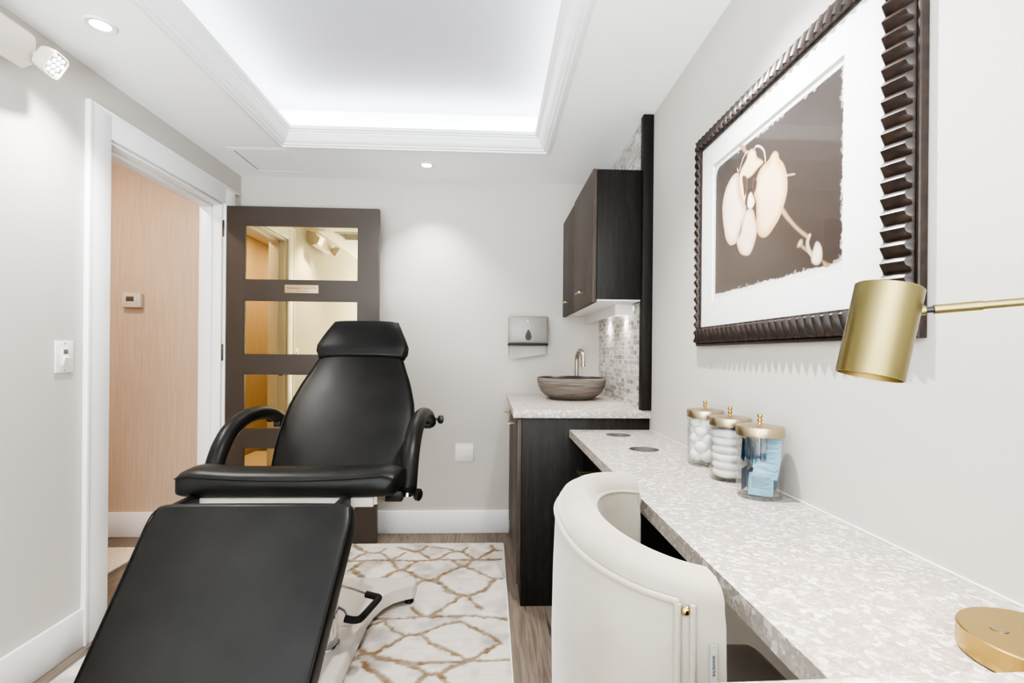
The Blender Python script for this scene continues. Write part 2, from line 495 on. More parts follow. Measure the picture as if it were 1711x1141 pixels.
# door casing (room side) with back band, jamb, stops
def frame_u(bm, xa, xb, ya, yb, z, w, wt):
    """three sided casing: left leg, right leg, head, mitred by overlap"""
    box(bm, xa, xb, ya-w, ya, 0, z+wt, bev=.003); box(bm, xa, xb, yb, yb+w, 0, z+wt, bev=.003); box(bm, xa, xb, ya, yb, z, z+wt, bev=.003)
bm = bmesh.new()
frame_u(bm, XL, XL+.017, DY0, DY1, DZ, .108, .098)
box(bm, XL, XL+.021, DY0-.118, DY0-.098, 0, DZ+.108, bev=.004)
box(bm, XL, XL+.021, DY0-.098, DY1+.16, DZ+.094, DZ+.108, bev=.004)
struct(finish(bm, 'trim_2', M['trim']), 'white casing round the open doorway')
bm = bmesh.new()
frame_u(bm, HX, XL, DY0+.016, DY1-.016, DZ-.014, .016, .014)
for y0, y1 in ((DY0+.016, DY0+.028), (DY1-.028, DY1-.016)): box(bm, HX, XL-.05, y0, y1, 0, DZ-.014, bev=.002)
box(bm, HX, XL-.05, DY0+.016, DY1-.016, DZ-.028, DZ-.014, bev=.002)
jamb = struct(finish(bm, 'trim_3', M['trim']), 'white door jamb with stop')
bm = bmesh.new(); box(bm, XL-.045, XL-.015, DY0+.0155, DY0+.0175, .97, 1.04); 
finish(bm, 'strike_plate', M['hinge'], jamb)
bm = bmesh.new(); frame_u(bm, HX-.017, HX, DY0, DY1, DZ, .10, .10)
struct(finish(bm, 'trim_4', M['trim']), 'white casing on the hall side of the doorway')

# open door leaf against the back wall, four mirrored panels
DX0, DX1, DYF, DYK = -1.574, -.674, 3.000, 3.042
pz = [(1.574, 1.903), (1.131, 1.458), (.690, 1.021), (.250, .583)]
px0, px1 = -1.461, -.793
bm = bmesh.new()
xs = [DX0, px0, px1, DX1]; zs = [.008] + [v for p in reversed(pz) for v in p] + [2.012]
for i in range(3):
    for j in range(len(zs)-1):
        if i == 1 and j % 2 == 1: continue
        for y, s in ((DYF, 1), (DYK, -1)):
            bm.faces.new([bm.verts.new((xs[a], y, zs[b])) for a, b in ((i, j), (i+1, j), (i+1, j+1), (i, j+1))])
def sidewall(bm, x0, x1, z0, z1):
    q = [(x0, z0), (x1, z0), (x1, z1), (x0, z1)]
    for a, b in zip(q, q[1:]+q[:1]):
        bm.faces.new([bm.verts.new((a[0], DYF, a[1])), bm.verts.new((b[0], DYF, b[1])), bm.verts.new((b[0], DYK, b[1])), bm.verts.new((a[0], DYK, a[1]))])
sidewall(bm, DX0, DX1, .008, 2.012)
for z0, z1 in pz: sidewall(bm, px0, px1, z0, z1)
bmesh.ops.remove_doubles(bm, verts=bm.verts, dist=1e-5)
door = struct(finish(bm, 'door_1', M['door'], smooth=False), 'taupe door with four mirrored panels standing open')
for z0, z1 in pz:
    bm = bmesh.new(); box(bm, px0-.002, px1+.002, DYF+.008, DYF+.014, z0-.002, z1+.002)
    finish(bm, 'mirror_panel', M['mirror'], door, smooth=False)
    bm = bmesh.new()
    for q in ((px0, px0+.006, z0, z1), (px1-.006, px1, z0, z1), (px0, px1, z0, z0+.006), (px0, px1, z1-.006, z1)):
        box(bm, q[0], q[1], DYF+.001, DYF+.008, q[2], q[3])
    finish(bm, 'glazing_bead', M['door'], door, smooth=False)
bm = bmesh.new(); box(bm, -1.223, -1.026, DYF-.003, DYF+.0005, 1.501, 1.550, bev=.001)
npl = finish(bm, 'name_plate', M['plate'], door)
mt = Matrix.Translation((-1.1245, DYF-.0032, 1.531)) @ Matrix.Rotation(PI/2, 4, 'X')
text_mesh('plate_lettering', 'Kalinosamana Oauhira M.D.', M['ink'], npl, .0155, mt)
mt = Matrix.Translation((-1.1245, DYF-.0032, 1.514)) @ Matrix.Rotation(PI/2, 4, 'X')
text_mesh('plate_lettering', 'aesthetic medicine', M['ink'], npl, .009, mt)
for z in (.25, 1.10, 1.83):
    mlathe('hinge', M['hinge'], door, (DX0-.004, DYF-.006, z), (0, 0, 1), [(.004, -.004), (.006, 0), (.006, .09), (.004, .094)], 12)

# tile splashback and its dark end board, ceiling hatch lines
struct(mbox('trim_5', M['mosaic'], None, .705, XR, 2.275, YB, .898, ZC), 'grey mosaic tiled wall above the sink counter')
struct(mbox('trim_6', M['wood'], None, .690, XR, 2.236, 2.278, .898, ZC-.004, bev=.002), 'dark wood end board of the tiled wall')
bm = bmesh.new(); box(bm, .7005, .7055, 2.277, 2.287, .898, ZC)
struct(finish(bm, 'trim_7', M['white'], smooth=False), 'white metal edge strip of the mosaic')

# ============================================================ CEILING AND WALL FITTINGS
hatch = thing('ceiling_hatch', (-1.26, 2.92, ZC), 'white flush access panel in the ceiling near the door corner', 'access panel')
mbox('panel', M['ceiling'], hatch, -1.415, -1.135, 2.765, 3.085, ZC-.0012, ZC)
bm = bmesh.new()
for q in ((-1.436, -1.419, 2.745, 3.105), (-1.131, -1.114, 2.745, 3.105), (-1.419, -1.131, 2.745, 2.761), (-1.419, -1.131, 3.089, 3.105)): box(bm, *q, ZC-.0012, ZC)
finish(bm, 'frame', M['ceiling'], hatch, smooth=False)
mbox('slot', M['dark'], hatch, -1.4195, -1.4145, 2.79, 3.07, ZC-.0016, ZC-.0005)

vent = thing('ceiling_vent', (-1.31, 1.25, ZC), 'white slatted air vent in the ceiling, reflected in the door mirror', 'vent')
bm = bmesh.new()
for q in ((-1.44, -1.42, 1.10, 1.40), (-1.20, -1.18, 1.10, 1.40), (-1.42, -1.20, 1.10, 1.12), (-1.42, -1.20, 1.38, 1.40)): box(bm, *q, ZC-.008, ZC, bev=.002)
finish(bm, 'frame', M['white'], vent)
mbox('backing', M['dark'], vent, -1.42, -1.20, 1.12, 1.38, ZC-.002, ZC)
for k in range(9):
    x = -1.41 + k*.0245
    bm = bmesh.new()
    vs = [bm.verts.new(p) for p in ((x, 1.12, ZC-.002), (x+.014, 1.12, ZC-.008), (x+.014, 1.38, ZC-.008), (x, 1.38, ZC-.002))]; bm.faces.new(vs)
    finish(bm, 'slat', M['white'], vent, smooth=False)

def downlight(x, y, label, e, size=95, color=(1, .98, .96), aim=None, radius=.018):
    t = thing('recessed_downlight', (x, y, ZC), label, 'ceiling light', 'recessed ceiling downlights')
    mlathe('trim_ring', M['white'], t, (x, y, ZC), (0, 0, -1), [(.048, 0), (.048, .002), (.044, .006), (.031, .004), (.028, -.0)], 32, cap=False)
    mlathe('lens', M['led'], t, (x, y, ZC), (0, 0, -1), [(0, .0015), (.030, .0015), (.030, .0)], 24, cap=False)
    spot('downlight_beam', (x, y, ZC-.02), e, size, .9, color, aim, radius)
    return t

# emergency light on the left wall
EY0, EY1, EZ0, EZ1, EX = 1.30, 1.688, 2.083, 2.186, -1.500
el = thing('emergency_light', (XL, 1.48, 2.14), 'white twin-head emergency light high on the left wall', 'emergency light')
bm = bmesh.new()
sec = lambda y, i: [Vector((x, y, z)) for x, z in ((XL, 2.100+i), (XL+.045, 2.068+i), (EX-.004, EZ0+i), (EX, EZ0+.01+i), (EX, EZ1-.012-i), (EX-.012, EZ1-i), (XL, EZ1+.012-i))]
loft(bm, [sec(EY0-.012, .014), sec(EY0, 0), sec(EY1, 0), sec(EY1+.006, .006)])
finish(bm, 'housing', M['cream'], el, angle=30)
def el_head(cy, d):
    c = Vector((-1.468, cy, 2.104)); d = Vector(d).normalized(); a, b, _ = basis(d)
    rings = []
    for h, w in ((-.030, .026), (-.025, .034), (-.012, .039), (.008, .041), (.019, .040), (.019, .037), (.014, .036)):
        rings.append([c + d*h + a*w*sgnpow(math.cos(2*PI*(k+.5)/32), .45) + b*w*sgnpow(math.sin(2*PI*(k+.5)/32), .45) for k in range(32)])
    bm = bmesh.new(); loft(bm, rings, caps=False); bm.faces.new([v for v in bm.verts][:32])
    hd = finish(bm, 'lamp_head', M['cream'], el, angle=30)
    bm = bmesh.new()
    q = [c + d*.014 + a*.036*sgnpow(math.cos(2*PI*(k+.5)/32), .45) + b*.036*sgnpow(math.sin(2*PI*(k+.5)/32), .45) for k in range(32)]
    bm.faces.new([bm.verts.new(p) for p in q]); finish(bm, 'reflector', M['ledwhite'], hd, smooth=False)
    for i in range(3):
        for j in range(4):
            p = c + d*.014 + a*(-.021+.021*i+(.005 if j % 2 else -.005)) + b*(-.025+.0167*j)
            mlathe('led', M['ledlens'], hd, p, d, [(.008, 0), (.008, .002), (.005, .005), (0, .006)], 14)
    mlathe('swivel', M['cream'], hd, c - d*.022, Vector((-1, -.5 if cy > 1.5 else .5, .1)), [(.016, 0), (.016, .03), (.012, .05)], 14)
M['ledlens'] = emit('led lens', 'ffffff', .55)
el_head(1.712, (.86, .18, -.48)); el_head(1.262, (.80, -.30, -.5))

# light switch on the left wall
sw = thing('light_switch', (XL, 1.907, 1.125), 'white paddle light switch beside the doorway', 'light switch')
mbox('cover_plate', M['white'], sw, XL, XL+.006, 1.869, 1.945, 1.066, 1.184, bev=.002)
mbox('bezel', M['white'], sw, XL+.0055, XL+.009, 1.890, 1.924, 1.089, 1.157, bev=.001)
bm = bmesh.new()
loft(bm, [[Vector((XL+.009+dx, y, z)) for dx, z in ((0, 1.095), (.002, 1.095), (.0075, 1.122), (.002, 1.128), (0, 1.128))] for y in (1.896, 1.919)])
finish(bm, 'paddle', M['white'], sw, smooth=False)
mbox('slider_slot', M['grey'], sw, XL+.009, XL+.0095, 1.898, 1.917, 1.136, 1.152)
for z in (1.075, 1.175): mlathe('screw', M['nickel'], sw, (XL+.006, 1.907, z), (1, 0, 0), [(.003, 0), (.0025, .001), (0, .0012)], 12)

# blank wall plate on the back wall
wp = thing('wall_plate', (-.161, YB, .515), 'blank square double wall plate low on the back wall', 'wall plate')
mbox('cover', M['white'], wp, -.219, -.103, YB-.006, YB, .457, .573, bev=.002)
mbox('insert', M['white'], wp, -.203, -.119, YB-.0075, YB-.005, .478, .552, bev=.0006)
for x in (-.185, -.137): mlathe('screw', M['nickel'], wp, (x, YB-.006, .563), (0, -1, 0), [(.003, 0), (.0025, .001), (0, .0012)], 12)

# thermostat on the hall wall
th = thing('thermostat', (-2.2, 3.165, 1.46), 'small white thermostat on the beige hall wall', 'thermostat')
mbox('body', M['cream'], th, -2.262, -2.146, 3.135, 3.165, 1.415, 1.502, bev=.004)
mbox('display', M['lcd'], th, -2.232, -2.186, 3.1335, 3.136, 1.452, 1.482, bev=.0008)
mbox('button', M['white'], th, -2.180, -2.172, 3.1325, 3.136, 1.462, 1.472, bev=.001)
mbox('button', M['white'], th, -2.250, -2.215, 3.140, 3.150, 1.502, 1.505, bev=.001)

# paper towel dispenser on the back wall
PX0, PX1, PZ0, PZ1, PY = .113, .362, 1.206, 1.389, 3.098
pd = thing('paper_towel_dispenser', (.24, YB, 1.29), 'grey metal paper towel dispenser on the back wall', 'towel dispenser')
bm = bmesh.new(); box(bm, PX0, PX1, PY+.006, YB, PZ0+.012, PZ1, bev=.008, seg=3); finish(bm, 'case', M['steel'], pd)
bm = bmesh.new(); box(bm, PX0+.011, PX1-.009, PY, PY+.008, PZ0+.020, PZ1-.006, bev=.003); finish(bm, 'front_cover', M['steel'], pd)
bm = bmesh.new()
pts = []
for k in range(40):
    a = 2*PI*k/40; r = .019*(1 if math.sin(a) < 0 else 1 - .55*math.sin(a)**2)
    pts.append((.2365 + r*math.cos(a), 1.258 + (.021*math.sin(a) if math.sin(a) < 0 else .048*math.sin(a)**1.0)))
loft(bm, [[Vector((x, y, z)) for x, z in pts] for y in (PY-.0015, PY+.001)])
win = finish(bm, 'level_window', M['smoke'], pd, angle=30)
bm = bmesh.new()
loft(bm, [[Vector((.2365+(x-.2365)*.5, y, 1.268+(z-1.258)*.5)) for x, z in pts] for y in (PY-.0022, PY-.001)])
finish(bm, 'window_inset', M['black'], win, angle=30)
lk = mlathe('lock', M['chrome'], pd, (.2365, PY, 1.360), (0, -1, 0), [(.007, 0), (.007, .002), (.005, .003), (0, .003)], 18)
mbox('keyhole', M['black'], lk, .2355, .2375, PY-.0034, PY-.003, 1.3565, 1.3635)
bm = bmesh.new(); box(bm, PX0-.003, PX1, PY+.004, YB, PZ0, PZ0+.014, bev=.004); finish(bm, 'bottom_lip', M['dark'], pd)
pt = thing('paper_towel', (.24, 3.14, 1.17), 'white folded paper towel hanging from the dispenser', 'paper towel')
def towel(u, v):
    x = PX0+.006 + (PX1-PX0-.018)*u
    z0 = PZ0+.004; z1 = 1.118 + .034*u
    return Vector((x + .008*(1-v)*0, 3.135 + .004*math.sin(u*9)*v - .010*v*(1-abs(2*u-1)), z0 + (z1-z0)*v + .0*u))
bm = bmesh.new(); grid_mesh(bm, 24, 10, towel)
bmesh.ops.solidify(bm, geom=list(bm.faces), thickness=.0012); finish(bm, 'front_sheet', M['towel'], pt)
bm = bmesh.new(); grid_mesh(bm, 16, 8, lambda u, v: Vector((PX0+.004+(PX1-PX0-.014)*u, 3.150, PZ0+.004 + (1.165-.045*abs(u-.5) - PZ0)*v)))
bmesh.ops.solidify(bm, geom=list(bm.faces), thickness=.001); finish(bm, 'back_sheet', M['towel'], pt)

# ============================================================ RUGS
traces = [[(-0.789,2.972),(-0.751,2.918),(-0.695,2.856),(-0.654,2.851),(-0.621,2.859),(-0.574,2.805),(-0.53,2.738),(-0.493,2.666),(-0.465,2.631)],[(-0.597,2.915),(-0.621,2.859)],[(-0.75,2.743),(-0.724,2.817),(-0.695,2.856)],[(-0.75,2.743),(-0.654,2.75),(-0.547,2.748),(-0.401,2.739),(-0.272,2.751),(-0.079,2.743),(0.068,2.753)],[(-0.528,2.935),(-0.474,2.902),(-0.395,2.86),(-0.357,2.81),(-0.316,2.761),(-0.274,2.77),(-0.24,2.827),(-0.204,2.866),(-0.151,2.861),(-0.121,2.815),(-0.072,2.747)],[(-0.474,2.902),(-0.428,2.867),(-0.383,2.89),(-0.366,2.942)],[(-0.34,2.931),(-0.249,2.919),(-0.214,2.891),(-0.204,2.866)],[(-0.151,2.861),(-0.126,2.927)],[(-0.072,2.747),(-0.041,2.784),(0.005,2.852),(0.038,2.882),(0.082,2.871)],[(0.014,2.956),(0.038,2.882)],[(-0.53,2.738),(-0.51,2.794),(-0.473,2.852)],[(-0.721,2.636),(-0.69,2.714),(-0.687,2.732)],[(-0.721,2.636),(-0.662,2.577),(-0.61,2.513),(-0.566,2.5),(-0.542,2.519),(-0.512,2.574),(-0.484,2.614),(-0.466,2.639)],[(-0.465,2.631),(-0.439,2.627),(-0.4,2.588),(-0.356,2.538),(-0.324,2.506),(-0.275,2.505),(-0.245,2.552),(-0.206,2.6),(-0.158,2.65),(-0.125,2.667),(-0.068,2.614),(-0.008,2.546),(0.034,2.514),(0.077,2.521)],[(-0.439,2.627),(-0.423,2.691),(-0.392,2.735)],[(-0.324,2.506),(-0.347,2.476),(-0.376,2.44)],[(0.034,2.514),(0.006,2.446),(-0.014,2.395),(-0.034,2.375)],[(-0.275,2.505),(-0.228,2.459),(-0.196,2.4),(-0.16,2.364),(-0.125,2.343),(-0.086,2.342),(-0.034,2.382)],[(-0.61,2.513),(-0.624,2.461),(-0.643,2.429)],[(-0.551,2.496),(-0.505,2.443)],[(-0.125,2.343),(-0.149,2.303),(-0.189,2.247),(-0.216,2.205),(-0.253,2.159),(-0.284,2.165),(-0.314,2.201),(-0.344,2.238)],[(-0.092,2.335),(-0.064,2.275),(-0.031,2.218)],[(-0.194,2.74),(-0.16,2.685),(-0.144,2.658)],[(-0.125,2.667),(-0.094,2.729),(-0.072,2.747)],[(-0.485,2.148),(-0.425,2.146),(-0.354,2.15),(-0.253,2.156),(-0.151,2.156),(-0.06,2.16),(0.079,2.128)],[(-0.501,2.072),(-0.48,2.104),(-0.453,2.114)],[(-0.445,2.13),(-0.414,2.091),(-0.377,2.048),(-0.337,2.017),(-0.298,2.021),(-0.265,2.025),(-0.229,2.055),(-0.198,2.086),(-0.13,2.116),(-0.1,2.105),(-0.063,2.071),(-0.016,2.028),(0.029,1.982),(0.051,1.953)],[(-0.264,2.015),(-0.224,1.965),(-0.188,1.936),(-0.142,1.903),(-0.103,1.876),(-0.081,1.849),(-0.055,1.853),(-0.025,1.882),(0.002,1.913),(0.051,1.953)],[(-0.336,2.012),(-0.358,1.978),(-0.394,1.942),(-0.429,1.907),(-0.437,1.898)],[(-0.518,1.964),(-0.492,1.926),(-0.465,1.903),(-0.437,1.898),(-0.41,1.871),(-0.366,1.857),(-0.312,1.843),(-0.25,1.837),(-0.178,1.838),(-0.076,1.841),(0.08,1.847)],[(-0.465,1.903),(-0.486,1.882),(-0.511,1.862)],[(-0.312,1.843),(-0.278,1.822),(-0.239,1.797),(-0.211,1.772),(-0.176,1.767),(-0.148,1.79),(-0.125,1.809),(-0.076,1.841)],[(-0.456,1.847),(-0.433,1.814),(-0.402,1.79),(-0.371,1.762),(-0.341,1.731)],[(-0.211,1.772),(-0.232,1.746),(-0.248,1.725)],[(-0.176,1.767),(-0.154,1.744),(-0.137,1.721)],[(-0.524,1.755),(-0.508,1.732)]]
RX0, RX1, RY0, RY1, RZ = -1.497, .086, .45, 2.990, .012
segs = []
def addseg(tr, dx, dy, cond):
    for pl in tr:
        for (a, b), (c, d) in zip(pl, pl[1:]):
            if cond((a+c)/2+dx, (b+d)/2+dy): segs.append((a+dx, b+dy, c+dx, d+dy))
addseg(traces, 0, 0, lambda x, y: True)
addseg(traces, -.80, 0, lambda x, y: x < -.80 or (x < -.62 and y < 2.35 and y > 1.2))
addseg(traces, 0, -1.31, lambda x, y: y < 1.66); addseg(traces, -.80, -1.31, lambda x, y: y < 1.66 and x < -.62)
S = np.array(segs)
nx, ny = 200, 322
gx = np.linspace(RX0, RX1, nx); gy = np.linspace(RY0, RY1, ny)
PXg, PYg = np.meshgrid(gx, gy, indexing='ij')
def vnoise(x, y, f, seed):
    rs = np.random.RandomState(seed); T = rs.rand(64, 64)
    xi = x*f; yi = y*f; x0 = np.floor(xi).astype(int); y0 = np.floor(yi).astype(int); fx = xi-x0; fy = yi-y0
    fx = fx*fx*(3-2*fx); fy = fy*fy*(3-2*fy)
    g = lambda a, b: T[a % 64, b % 64]
    return (g(x0, y0)*(1-fx)+g(x0+1, y0)*fx)*(1-fy)+(g(x0, y0+1)*(1-fx)+g(x0+1, y0+1)*fx)*fy
def dist_segs(X, Y, S):
    best = np.full(X.shape, 9.)
    for a, b, c, d in S:
        vx, vy = c-a, d-b; L = vx*vx+vy*vy+1e-12
        t = np.clip(((X-a)*vx+(Y-b)*vy)/L, 0, 1)
        best = np.minimum(best, (X-a-t*vx)**2+(Y-b-t*vy)**2)
    return np.sqrt(best)
jx = PXg + (vnoise(PXg, PYg, 60, 1)-.5)*.016; jy = PYg + (vnoise(PXg, PYg, 60, 2)-.5)*.016
D = dist_segs(jx, jy, S)
width = .0068 + .013*np.clip(vnoise(PXg, PYg, 5, 3)-.35, 0, 1)
gold = np.clip((width+.005-D)/.006, 0, 1)*(.62+.38*vnoise(PXg, PYg, 45, 4))
blot = np.clip(.55*vnoise(PXg, PYg, 7, 5)+.45*vnoise(PXg, PYg, 22, 6), 0, 1); blot = np.clip((blot-.45)*2.6, 0, 1)
streak = vnoise(PXg*.5, PYg*3, 40, 7)
cA, cB, cG = [np.array(lin(h)[:3]) for h in ('d8d0c5', '9a938c', '735520')]
rc = cA[None, None]*(1-blot[..., None]*.85)+cB[None, None]*blot[..., None]*.85
rc = rc*(.9+.14*streak[..., None]); rc = rc*(1-gold[..., None])+cG[None, None]*gold[..., None]
bm = bmesh.new()
hz = RZ - .0035*np.clip(gold, 0, 1) + .0015*vnoise(PXg, PYg, 60, 8)
V = [[bm.verts.new((PXg[i, j], PYg[i, j], hz[i, j])) for j in range(ny)] for i in range(nx)]
top = len(bm.verts)
for i in range(nx-1):
    for j in range(ny-1): bm.faces.new((V[i][j], V[i+1][j], V[i+1][j+1], V[i][j+1]))
edge = [V[i][0] for i in range(nx)] + [V[-1][j] for j in range(1, ny)] + [V[i][-1] for i in range(nx-2, -1, -1)] + [V[0][j] for j in range(ny-2, 0, -1)]
low = [bm.verts.new((v.co.x, v.co.y, .0005)) for v in edge]
for k in range(len(edge)):
    m_ = (k+1) % len(edge); bm.faces.new((edge[k], edge[m_], low[m_], low[k]))
rug = finish(bm, 'area_rug', M['rug'], angle=60)
colr = np.ones((len(rug.data.vertices), 4), dtype=np.float32); colr[:top, :3] = rc.reshape(-1, 3); colr[top:, :3] = lin('f2eee6')[:3]
at = rug.data.color_attributes.new('Col', 'FLOAT_COLOR', 'POINT'); at.data.foreach_set('color', colr.ravel())
tag(rug, 'cream area rug with gold diamond trellis lines under the black chair', 'rug')
mbind = mbox('edge_binding', simple('white rug binding', 'f0ece4', .9), rug, RX1-.001, RX1+.006, RY0, RY1, .001, .010, bev=.002)
hr = mbox('hall_rug', M['hallrug'], None, -2.68, -1.95, .2, 2.965, .0005, .012, bev=.002)
tag(hr, 'mottled gold and cream rug on the hall floor', 'rug')

# ============================================================ TREATMENT CHAIR
CX = -.583
ch = thing('treatment_chair', (CX, 1.75, .0138), 'black padded reclining treatment chair with white steel base', 'treatment chair')
X1 = Vector((1, 0, 0))
# --- seat (saddle shaped)
bm = bmesh.new()
rings = []
def seat_ring(y, w, zt, zb, k=1.):
    vs = []
    n = 64; zc = (zt+zb)/2; t = (zt-zb)/2
    for i in range(n):
        a = 2*PI*(i+.5)/n
        x = sgnpow(math.cos(a), 2/8); q = sgnpow(math.sin(a), 2/8)
        z = zc + t*q*k
        if q > 0:
            z += q*k*(.016*(x*x) - .012)*(1 if abs(x) < .97 else .97) - .010*max(0, abs(x)-.86)/.14*q
        vs.append(Vector((CX + (w-(1-k)*.02)*x, y, z - .19*max(0, y-1.53))))
    return vs
for y, w, zt, zb, k in ((1.436, .300, .790, .740, .35), (1.440, .306, .797, .734, .75), (1.450, .311, .806, .731, .95), (1.475, .314, .812, .728, 1), (1.53, .316, .814, .728, 1), (1.60, .316, .810, .730, 1),
                        (1.75, .312, .794, .735, 1), (1.90, .302, .790, .735, 1), (1.955, .297, .790, .738, .95), (1.965, .29, .785, .742, .6)):
    rings.append(seat_ring(y, w, zt, zb, k))
loft(bm, rings)
seat = finish(bm, 'seat', M['leather'], ch, angle=60)
pts = []
for i in range(41):
    x = -1+2*i/40; pts.append(Vector((CX+.306*x, 1.4365+.004*abs(x)**8, .7965+.016*x*x-.012 - .012*max(0, abs(x)-.9)/.1)))
mtube('seam', M['leather'], seat, pts, .0022, 6)
# --- backrest: reclined 36 deg, egg shaped outline
BB = Vector((CX, 1.918, .664)); bt = Vector((0, .585, .811)).normalized(); bn = Vector((0, -.811, .585))
def backw(s):
    # half width along the back, s in metres from the bottom
    P = [(0, .255), (.07, .262), (.14, .268), (.24, .268), (.34, .258), (.44, .232), (.52, .203), (.57, .186), (.598, .170)]
    for (a, b), (c, d) in zip(P, P[1:]):
        if s <= c: return b+(d-b)*((s-a)/(c-a))
    return P[-1][1]
bm = bmesh.new(); st = []
for i in range(26):
    s = .012 + i*.0232
    st.append((BB + bt*s - bn*.038, X1, bn, backw(s), .038))
pad(bm, st, 64, 6., .7, .010)
back = finish(bm, 'backrest', M['leather'], ch, angle=60)
pts = []
for side in (-1, 1):
    L = [BB + bt*(.012+i*.0232) + bn*(-.014) + X1*side*(backw(.012+i*.0232)+.0005) for i in range(26)]
    mtube('piping', M['leather'], back, L, .003, 6)
mbox('back_panel', M['black'], back, CX-.02, CX+.02, 2.16, 2.20, .78, .80, bev=.003)
# --- headrest
HB = Vector((CX+.002, 2.256, 1.140)); ht = Vector((0, .5, .866)).normalized(); hn = Vector((0, -.866, .5))
bm = bmesh.new(); st = []
HS = [(.004, .194, .030), (.02, .202, .036), (.048, .203, .038), (.086, .189, .037), (.124, .172, .035), (.156, .158, .030), (.170, .152, .025)]
for s, w, t in HS: st.append((HB + ht*s - hn*.02, X1, hn, w, t))
pad(bm, st, 64, 6.5, .6, .008)
head = finish(bm, 'headrest', M['leather'], ch, angle=60)
L = []
for s, w, t in HS: L.append(HB + ht*s - hn*.022 + X1*(w+.0005))
mtube('piping', M['leather'], head, L, .0025, 6)
mtube('headrest_post', M['chrome'], head, [HB + ht*.05 - hn*.05 + X1*.03, BB + bt*.46 - bn*.085 + X1*.03], .008, 10)
# --- leg rest
LT = Vector((CX, 1.262, .772)); ld = Vector((0, -.685, -.728)).normalized(); ln = Vector((0, -.728, .685))
bm = bmesh.new(); st = []
for i in range(14):
    s = .012 + i*.040
    w = .247 - .022*min(1, s/.5)
    if i == 0: w -= .006
    st.append((LT + ld*s - ln*.036, X1, ln, w, .036))
pad(bm, st, 64, 8.5, .5, .006)
leg = finish(bm, 'leg_rest', M['leather'], ch, angle=60)
w0 = .243
def lw(s): return .247 - .022*min(1, max(0, s)/.5)
L = [LT + ld*s - ln*.005 + X1*(lw(s)-.0035) for s in [.53-.04*i for i in range(13)]] + [LT + ld*.018 - ln*.005 + X1*.236] + \
    [LT + ld*(.001) - ln*.010 + X1*x for x in (.215, .15, .05, -.05, -.15, -.215)] + [LT + ld*.018 - ln*.005 - X1*.236] + [LT + ld*s - ln*.005 - X1*(lw(s)-.0035) for s in [.05+.04*i for i in range(13)]]
mtube('piping', M['leather'], leg, spline(L, 3), .0020, 6)
mbox('leg_rest_frame', M['whitemetal'], leg, CX-.15, CX+.15, 1.20, 1.24, .60, .62, bev=.003)
for sx in (-.257, .172):
    bm = bmesh.new(); box(bm, CX+sx-.009, CX+sx+.009, 1.330, 1.475, .700, .742, bev=.004)
    finish(bm, 'hinge_bracket', M['black'], ch)
# --- white under frame
bm = bmesh.new()
box(bm, CX-.272, CX+.245, 1.462, 1.492, .700, .729, bev=.003)
for sx in (-.27, .243):
    for v in box(bm, CX+sx-.012, CX+sx+.012, 1.47, 1.96, .706, .729): v.co.z -= .19*max(0, v.co.y-1.53)
box(bm, CX-.27, CX+.245, 1.90, 1.95, .62, .655, bev=.003); box(bm, CX-.11, CX+.11, 1.55, 1.90, .60, .66, bev=.004)
finish(bm, 'seat_frame', M['whitemetal'], ch)
# --- arm rests
def arm(side):
    x = CX + side*.320
    c = [(1.612, .716), (1.636, .770), (1.676, .828), (1.74, .876), (1.83, .904), (1.94, .911), (2.05, .898), (2.13, .872), (2.165, .850)]
    if side < 0: c = [(y+.035, z) for y, z in c]
    P = spline([(x+side*.004*i/8, y, z) for i, (y, z) in enumerate(c)], 5)
    m_ = len(P); rr = [.030-.004*(i/m_) for i in range(m_)]
    a = mtube('armrest', M['leather'], ch, P, rr, 20, round_end=True)
    y0, z0 = c[0]; y1, z1 = c[-2]
    mbox('mount_plate', M['black'], a, x-side*.05-.018, x-side*.05+.018+.02, y0-.028, y0+.03, z0-.038, z0-.002, bev=.005)
    mlathe('mount_post', M['chrome'], a, (x, y0-.002, z0-.028), (0, .25, 1), [(.0135, 0), (.0135, .035)], 16)
    mlathe('clamp_knob', M['black'], a, (x+side*.006, y0-.002, z0-.018), (side, -.25, -.05), [(.006, 0), (.006, .018), (.015, .020), (.0195, .026), (.0195, .036), (.013, .041), (0, .041)], 20)
    mbox('end_bracket', M['black'], a, x-.014, x+.014, y1-.02, y1+.03, z1-.040, z1-.012, bev=.003)
    mlathe('end_knob', M['black'], a, (x+side*.018, y1+.02, z1-.004), (side, .35, -.1), [(.006, 0), (.006, .022), (.015, .024), (.0195, .030), (.0195, .040), (.013, .045), (0, .045)], 20)
arm(-1); arm(1)
# --- base: spine, curved rear foot, front foot, column, lift
def base_outline():
    P = []
    hw, wide = .098, .252
    for sx, sy in ((1, 1), (1, -1), (-1, -1), (-1, 1)): pass
    right = [(wide-.012, 2.335), (wide, 2.32), (wide, 2.262), (wide-.01, 2.243), (.205, 2.228), (.165, 2.200), (.130, 2.150), (.108, 2.085), (hw, 2.02),
             (hw, 1.40), (.108, 1.32), (.13, 1.25), (.165, 1.20), (.205, 1.175), (wide-.01, 1.16), (wide, 1.14), (wide, 1.09), (wide-.012, 1.075)]
    return right + [(-x, y) for x, y in reversed(right)]
BO = base_outline()
bm = bmesh.new()
loft(bm, [[Vector((CX+x*k, 1.7+(y-1.7)*(1 if k == 1 else .996), z)) for x, y in BO] for z, k in ((.048, 1), (.098, 1), (.104, .97))])
finish(bm, 'base', M['whitemetal'], ch, angle=30)
for sx, y in ((.222, 2.285), (-.222, 2.285), (.222, 1.12), (-.222, 1.12)):
    f = mlathe('levelling_foot', M['black'], ch, (CX+sx, y, .0138), (0, 0, 1), [(.020, 0), (.022, .004), (.018, .014), (.008, .018), (.008, .0345)], 20)
